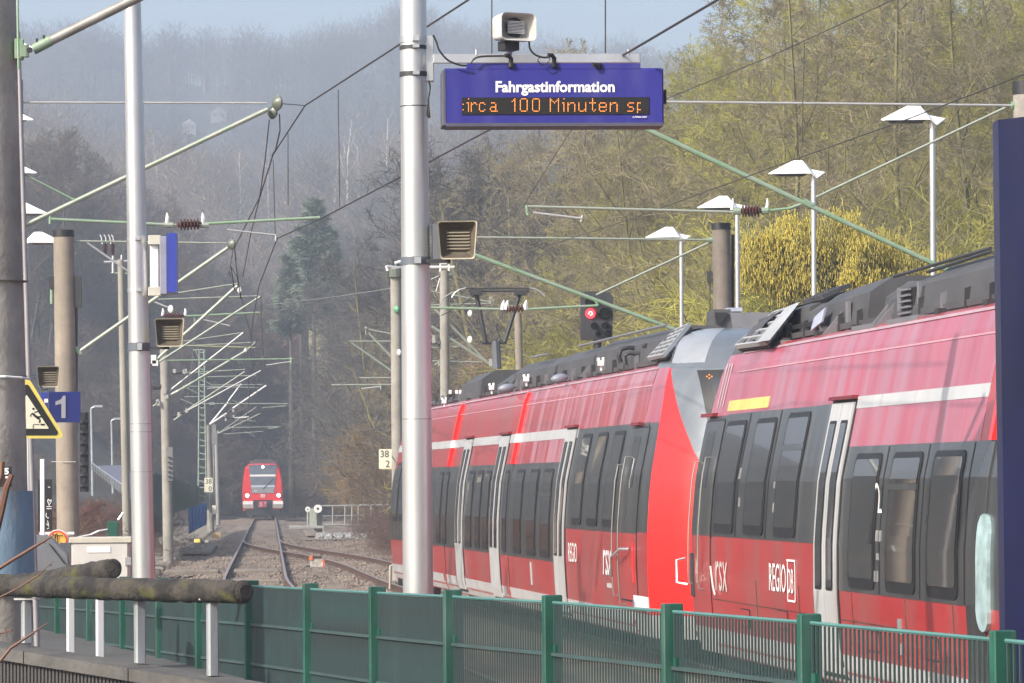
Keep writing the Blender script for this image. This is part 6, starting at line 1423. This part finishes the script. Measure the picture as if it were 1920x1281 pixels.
# conifers
M_need = mat('conifer_needles', (.19, .23, .16), .9, 0, .3, .8, c2=(.11, .14, .105))
def conifer(px, Y, ztop, w, label, seed, zlow):
    g = np.random.default_rng(seed); X = (px-504)*Y/7000; z0 = hgt(X, Y)-.3; H = ztop-z0; root = thing('conifer_tree', (X, Y, z0), label, 'conifer')
    MB().tube([(X, Y, z0), (X, Y, z0+H)], [.3, .04], 8).build('trunk', M_bark, root)
    P0, P1 = [], []; 
    for k in range(150):
        t = g.random(); z = zlow+(H-zlow)*t; Lb = w*(1-t**1.35)**.8*(.45+.6*g.random())+.3; a = g.random()*6.28; Lb *= .75+.45*math.sin(a*2+seed)*math.sin(t*9+seed*2); Lb = max(Lb, .5); d = np.array([math.cos(a), math.sin(a), -.05+.6*t]); m = int(26+Lb*34)
        s = g.random(m)**.7*Lb; c = np.array([0, 0, z])+d[None]*s[:, None]; dirs = norm(np.stack([d[0]+g.normal(0, .8, m), d[1]+g.normal(0, .8, m), g.normal(-.1, .35, m)], 1)); P0.append(c); P1.append(c+dirs*(.35+.35*g.random((m, 1))))
    P0 = np.concatenate(P0); P1 = np.concatenate(P1); r = np.full(len(P0), .05); V, F = ribbons(P0, P1, r, r*.5); link('crown', raw_mesh('crown', V, F, M_need), root)
conifer(588, 300, 25.0, 2.5, 'tall grey green conifer in the middle of the wood', 1, 17)
conifer(616, 306, 23.0, 2.3, 'second grey green conifer leaning against the tall one', 2, 17)
conifer(545, 305, 20.8, 1.8, 'ragged conifer left of the tall one', 6, 15.5)
conifer(564, 312, 22.6, 1.9, 'slim conifer between the ragged and the tall one', 4, 16)
# far wooded hills : nobody could count these trees
def sliver_tree(g, tall=17, n=190, w=5.0, round_=.6):
    P0, P1, R0, R1 = [], [], [], []
    P0.append((0, 0, 0)); P1.append((g.normal(0, .3), 0, tall*.8)); R0.append(.22); R1.append(.08)
    for k in range(n):
        u = norm(g.normal(0, 1, 3)); rr = g.random()**.45; c = np.array([u[0]*w*rr, u[1]*w*rr, tall*(.62+.38*u[2]*rr)]); d = norm(np.array([u[0]*1.2+g.normal(0, .5), u[1]*1.2+g.normal(0, .5), .45+abs(g.normal(0, .35))])); L = .9+1.5*g.random()
        P0.append(c-d*L*.6); P1.append(c+d*L*.6); R0.append(.055+.03*g.random()); R1.append(.015)
    return np.array(P0), np.array(P1), np.array(R0), np.array(R1)
def forest(name, label, M_, seed, n, yr, pxr, scale, nsl, w=5.0, dens_pow=1.0, keep=None):
    g = np.random.default_rng(seed); base = []
    for k in range(5):
        a = sliver_tree(g, 17, nsl, w); V, F = ribbons(*a); base.append((V, F))
    Vs, Fs, off = [], [], 0
    for k in range(n):
        Y = yr[0]+(yr[1]-yr[0])*g.random()**dens_pow; px = pxr[0]+(pxr[1]-pxr[0])*g.random(); X = (px-504)*Y/7000
        if keep and not keep(px, Y): continue
        V, F = base[k % 5]; s = scale*(.75+.5*g.random()); a = g.random()*6.28; ca, sa = math.cos(a), math.sin(a)
        W_ = np.stack([V[:, 0]*ca-V[:, 1]*sa, V[:, 0]*sa+V[:, 1]*ca, V[:, 2]], 1)*s; W_ += np.array([X, Y, hgt(X, Y)-.5]); Vs.append(W_); Fs.append(F+off); off += len(W_)
    me = raw_mesh(name, np.concatenate(Vs), np.concatenate(Fs), M_); return link(name, me, label=label, kind='stuff')
M_f1 = mat('far_wood_brown', (.17, .14, .125), .95, 0, .3, .018, c2=(.07, .065, .062), ramp=(.42, .58)); M_f2 = mat('far_wood_tan', (.27, .205, .15), .95, 0, .3, .02, c2=(.12, .10, .085), ramp=(.42, .58))
forest('hill_forest', 'bare brown forest covering the far hazy hill', M_f1, 1, 2500, (850, 1330), (-80, 1500), 1.0, 80, 4.8, keep=lambda px, Y: not (Y < 1080 and Y > 860 and (330 < px < 432 or 828 < px < 866)))
forest('hill_forest', 'paler tan forest on the lower hazy slope', M_f2, 2, 700, (500, 660), (-60, 1300), .85, 150, 4.2, keep=lambda px, Y: not (562 < Y < 625 and min(abs(px-q) for q in (505, 648, 730, 625, 672, 300, 450)) < 17))
M_birch = mat('birch_bark', (.85, .82, .76), .8, 0, .2, .6, c2=(.6, .57, .52)); M_btw = mat('birch_twigs', (.30, .23, .18), .9, 0, .2, .5)
bir = [tree_proto(s, M_birch, M_btw, H=18, kids=(10, 6, 4), segs=(6, 3, 2, 1), r0=.22, spread=.6, up=.4, lenf=.35, rmin=.04, first=.35) for s in (71, 72)]
for k, (px, Y, h, l) in enumerate([(505, 618, 15, 'white stemmed birch left of the dropper wire on the hazy slope'), (648, 618, 19, 'tall forked white birch right of the dropper wire'), (730, 618, 16, 'white birch beside the thick silver pole on the hazy slope'),
                     (625, 618, 13, 'slim white birch below the forked one'), (672, 618, 14, 'slim white birch right of the forked one'), (300, 618, 15, 'pale birch left of the slimmer silver pole'), (450, 618, 14, 'pale birch above the white insulators on the slope')]):
    plant(bir[k % 2], (px-504)*Y/7000, Y, h, 18, l, 'white birches on the hazy slope', 'birch_tree', 'birch', 1.0)
# tiny houses on the hill
def house(px, py, Y, w, h, mw, mr, label):
    while Y > 700 and at(px, py, Y).z > hgt(at(px, py, Y).x, Y)+1.0 and Y < 1200: Y += 4
    p = at(px, py, Y); root = thing('hill_house', p, label, 'house'); MB().box(p+Vector((0, 0, h/2-1)), (w, w*.8, h+2)).build('wall', mw, root)
    e = h; MB().prism([p+Vector((-w*.56, -w*.45, e)), p+Vector((w*.56, -w*.45, e)), p+Vector((0, -w*.45, e+w*.4))], (0, w*.9, 0)).build('roof', mr, root)
    for k in (-1, 1):
        c = p+Vector((k*w*.25, -w*.4-.03, h*.5)); MB().box(c, (w*.16, .06, h*.3)).build('window', M_black, root)
hw = mat('house_white', (.28, .27, .26), .8); hr = mat('house_roof_pale', (.36, .35, .36), .7); hred = mat('house_roof_red', (.5, .12, .10), .7)
house(410, 222, 880, 4.2, 1.2, hw, hr, 'pale roofed house on the hazy slope above the diagonal tube'); house(355, 245, 880, 3.5, 1.5, hw, hr, 'white house among trees on the hazy slope'); house(846, 250, 880, 3.4, 1.0, hw, hred, 'tiny red roofed house right of the thick silver pole')
yw = mat('house_yellow', (.55, .48, .25), .8); house(596, 632, 335, 1.6, 1.2, yw, hr, 'small yellow hut half hidden in the wood under the conifer'); house(600, 690, 330, 1.3, .7, yw, hr, 'second small pale hut lower in the dark wood')
# bramble canes hanging into the picture, lower left
M_cane = mat('bramble_cane', (.16, .075, .05), .6, 0, .25, 12)
def cane(pts, Y, r, label, thorns=6):
    P = [at(a, b, Y) for a, b in pts]; root = thing('bramble_cane', P[0], label, 'branch', 'bramble canes in front of the wall'); MB().tube(P, r, 7).build('stem', M_cane, root, smooth=True)
    b = MB()
    for k in range(thorns):
        f = (k+.6)/thorns*(len(P)-1); i = int(f); q = P[i].lerp(P[i+1], f-i); s = 1 if k % 2 else -1; d = (P[i+1]-P[i]).normalized(); nn = Vector((-d.z, 0, d.x))*s; b.tube([q, q+nn*.012+d*.004], [.003, .0006], 4)
    b.build('thorns', M_cane, root)
cane([(-20, 1078), (20, 1052), (70, 1022), (108, 1000)], 14, [.0085, .0075, .006, .002], 'brown bramble cane rising across the blue sleeve')
cane([(-20, 1130), (30, 1105), (70, 1080), (100, 1052)], 14, [.004, .0035, .003, .001], 'thin dark bramble cane in front of the shorter log', 5)
cane([(-8, 1250), (20, 1215), (50, 1195), (90, 1168)], 14, [.007, .006, .005, .0015], 'bramble cane above the concrete wall cap')
cane([(-10, 1190), (10, 1186), (24, 1179)], 14, [.004, .003, .001], 'very short bramble tip at the left edge', 3)
cane([(-8, 1000), (2, 960), (12, 915), (22, 890)], 13, [.014, .013, .012, .009], 'thick brown bramble stub in front of the black number plate', 5)
cane([(4, 866), (3, 890), (-6, 920)], 13, [.010, .010, .008], 'thick brown stub at the left edge beside the number plate', 3)
# ================================================================== haze
hz = MB().box((0, 690, 86), (1150, 1450, 176)); hz = hz.build('haze', mat('x', (0, 0, 0)), kind='stuff', label='thin bluish valley haze')
hm = bpy.data.materials.new('haze'); hm.use_nodes = True; n = hm.node_tree.nodes; n.clear(); out = n.new('ShaderNodeOutputMaterial'); pv = n.new('ShaderNodeVolumePrincipled')
pv.inputs['Color'].default_value = (.74, .85, 1.0, 1); pv.inputs['Density'].default_value = .00088; pv.inputs['Anisotropy'].default_value = .2
hm.node_tree.links.new(pv.outputs[0], out.inputs['Volume']); hz.data.materials[0] = hm
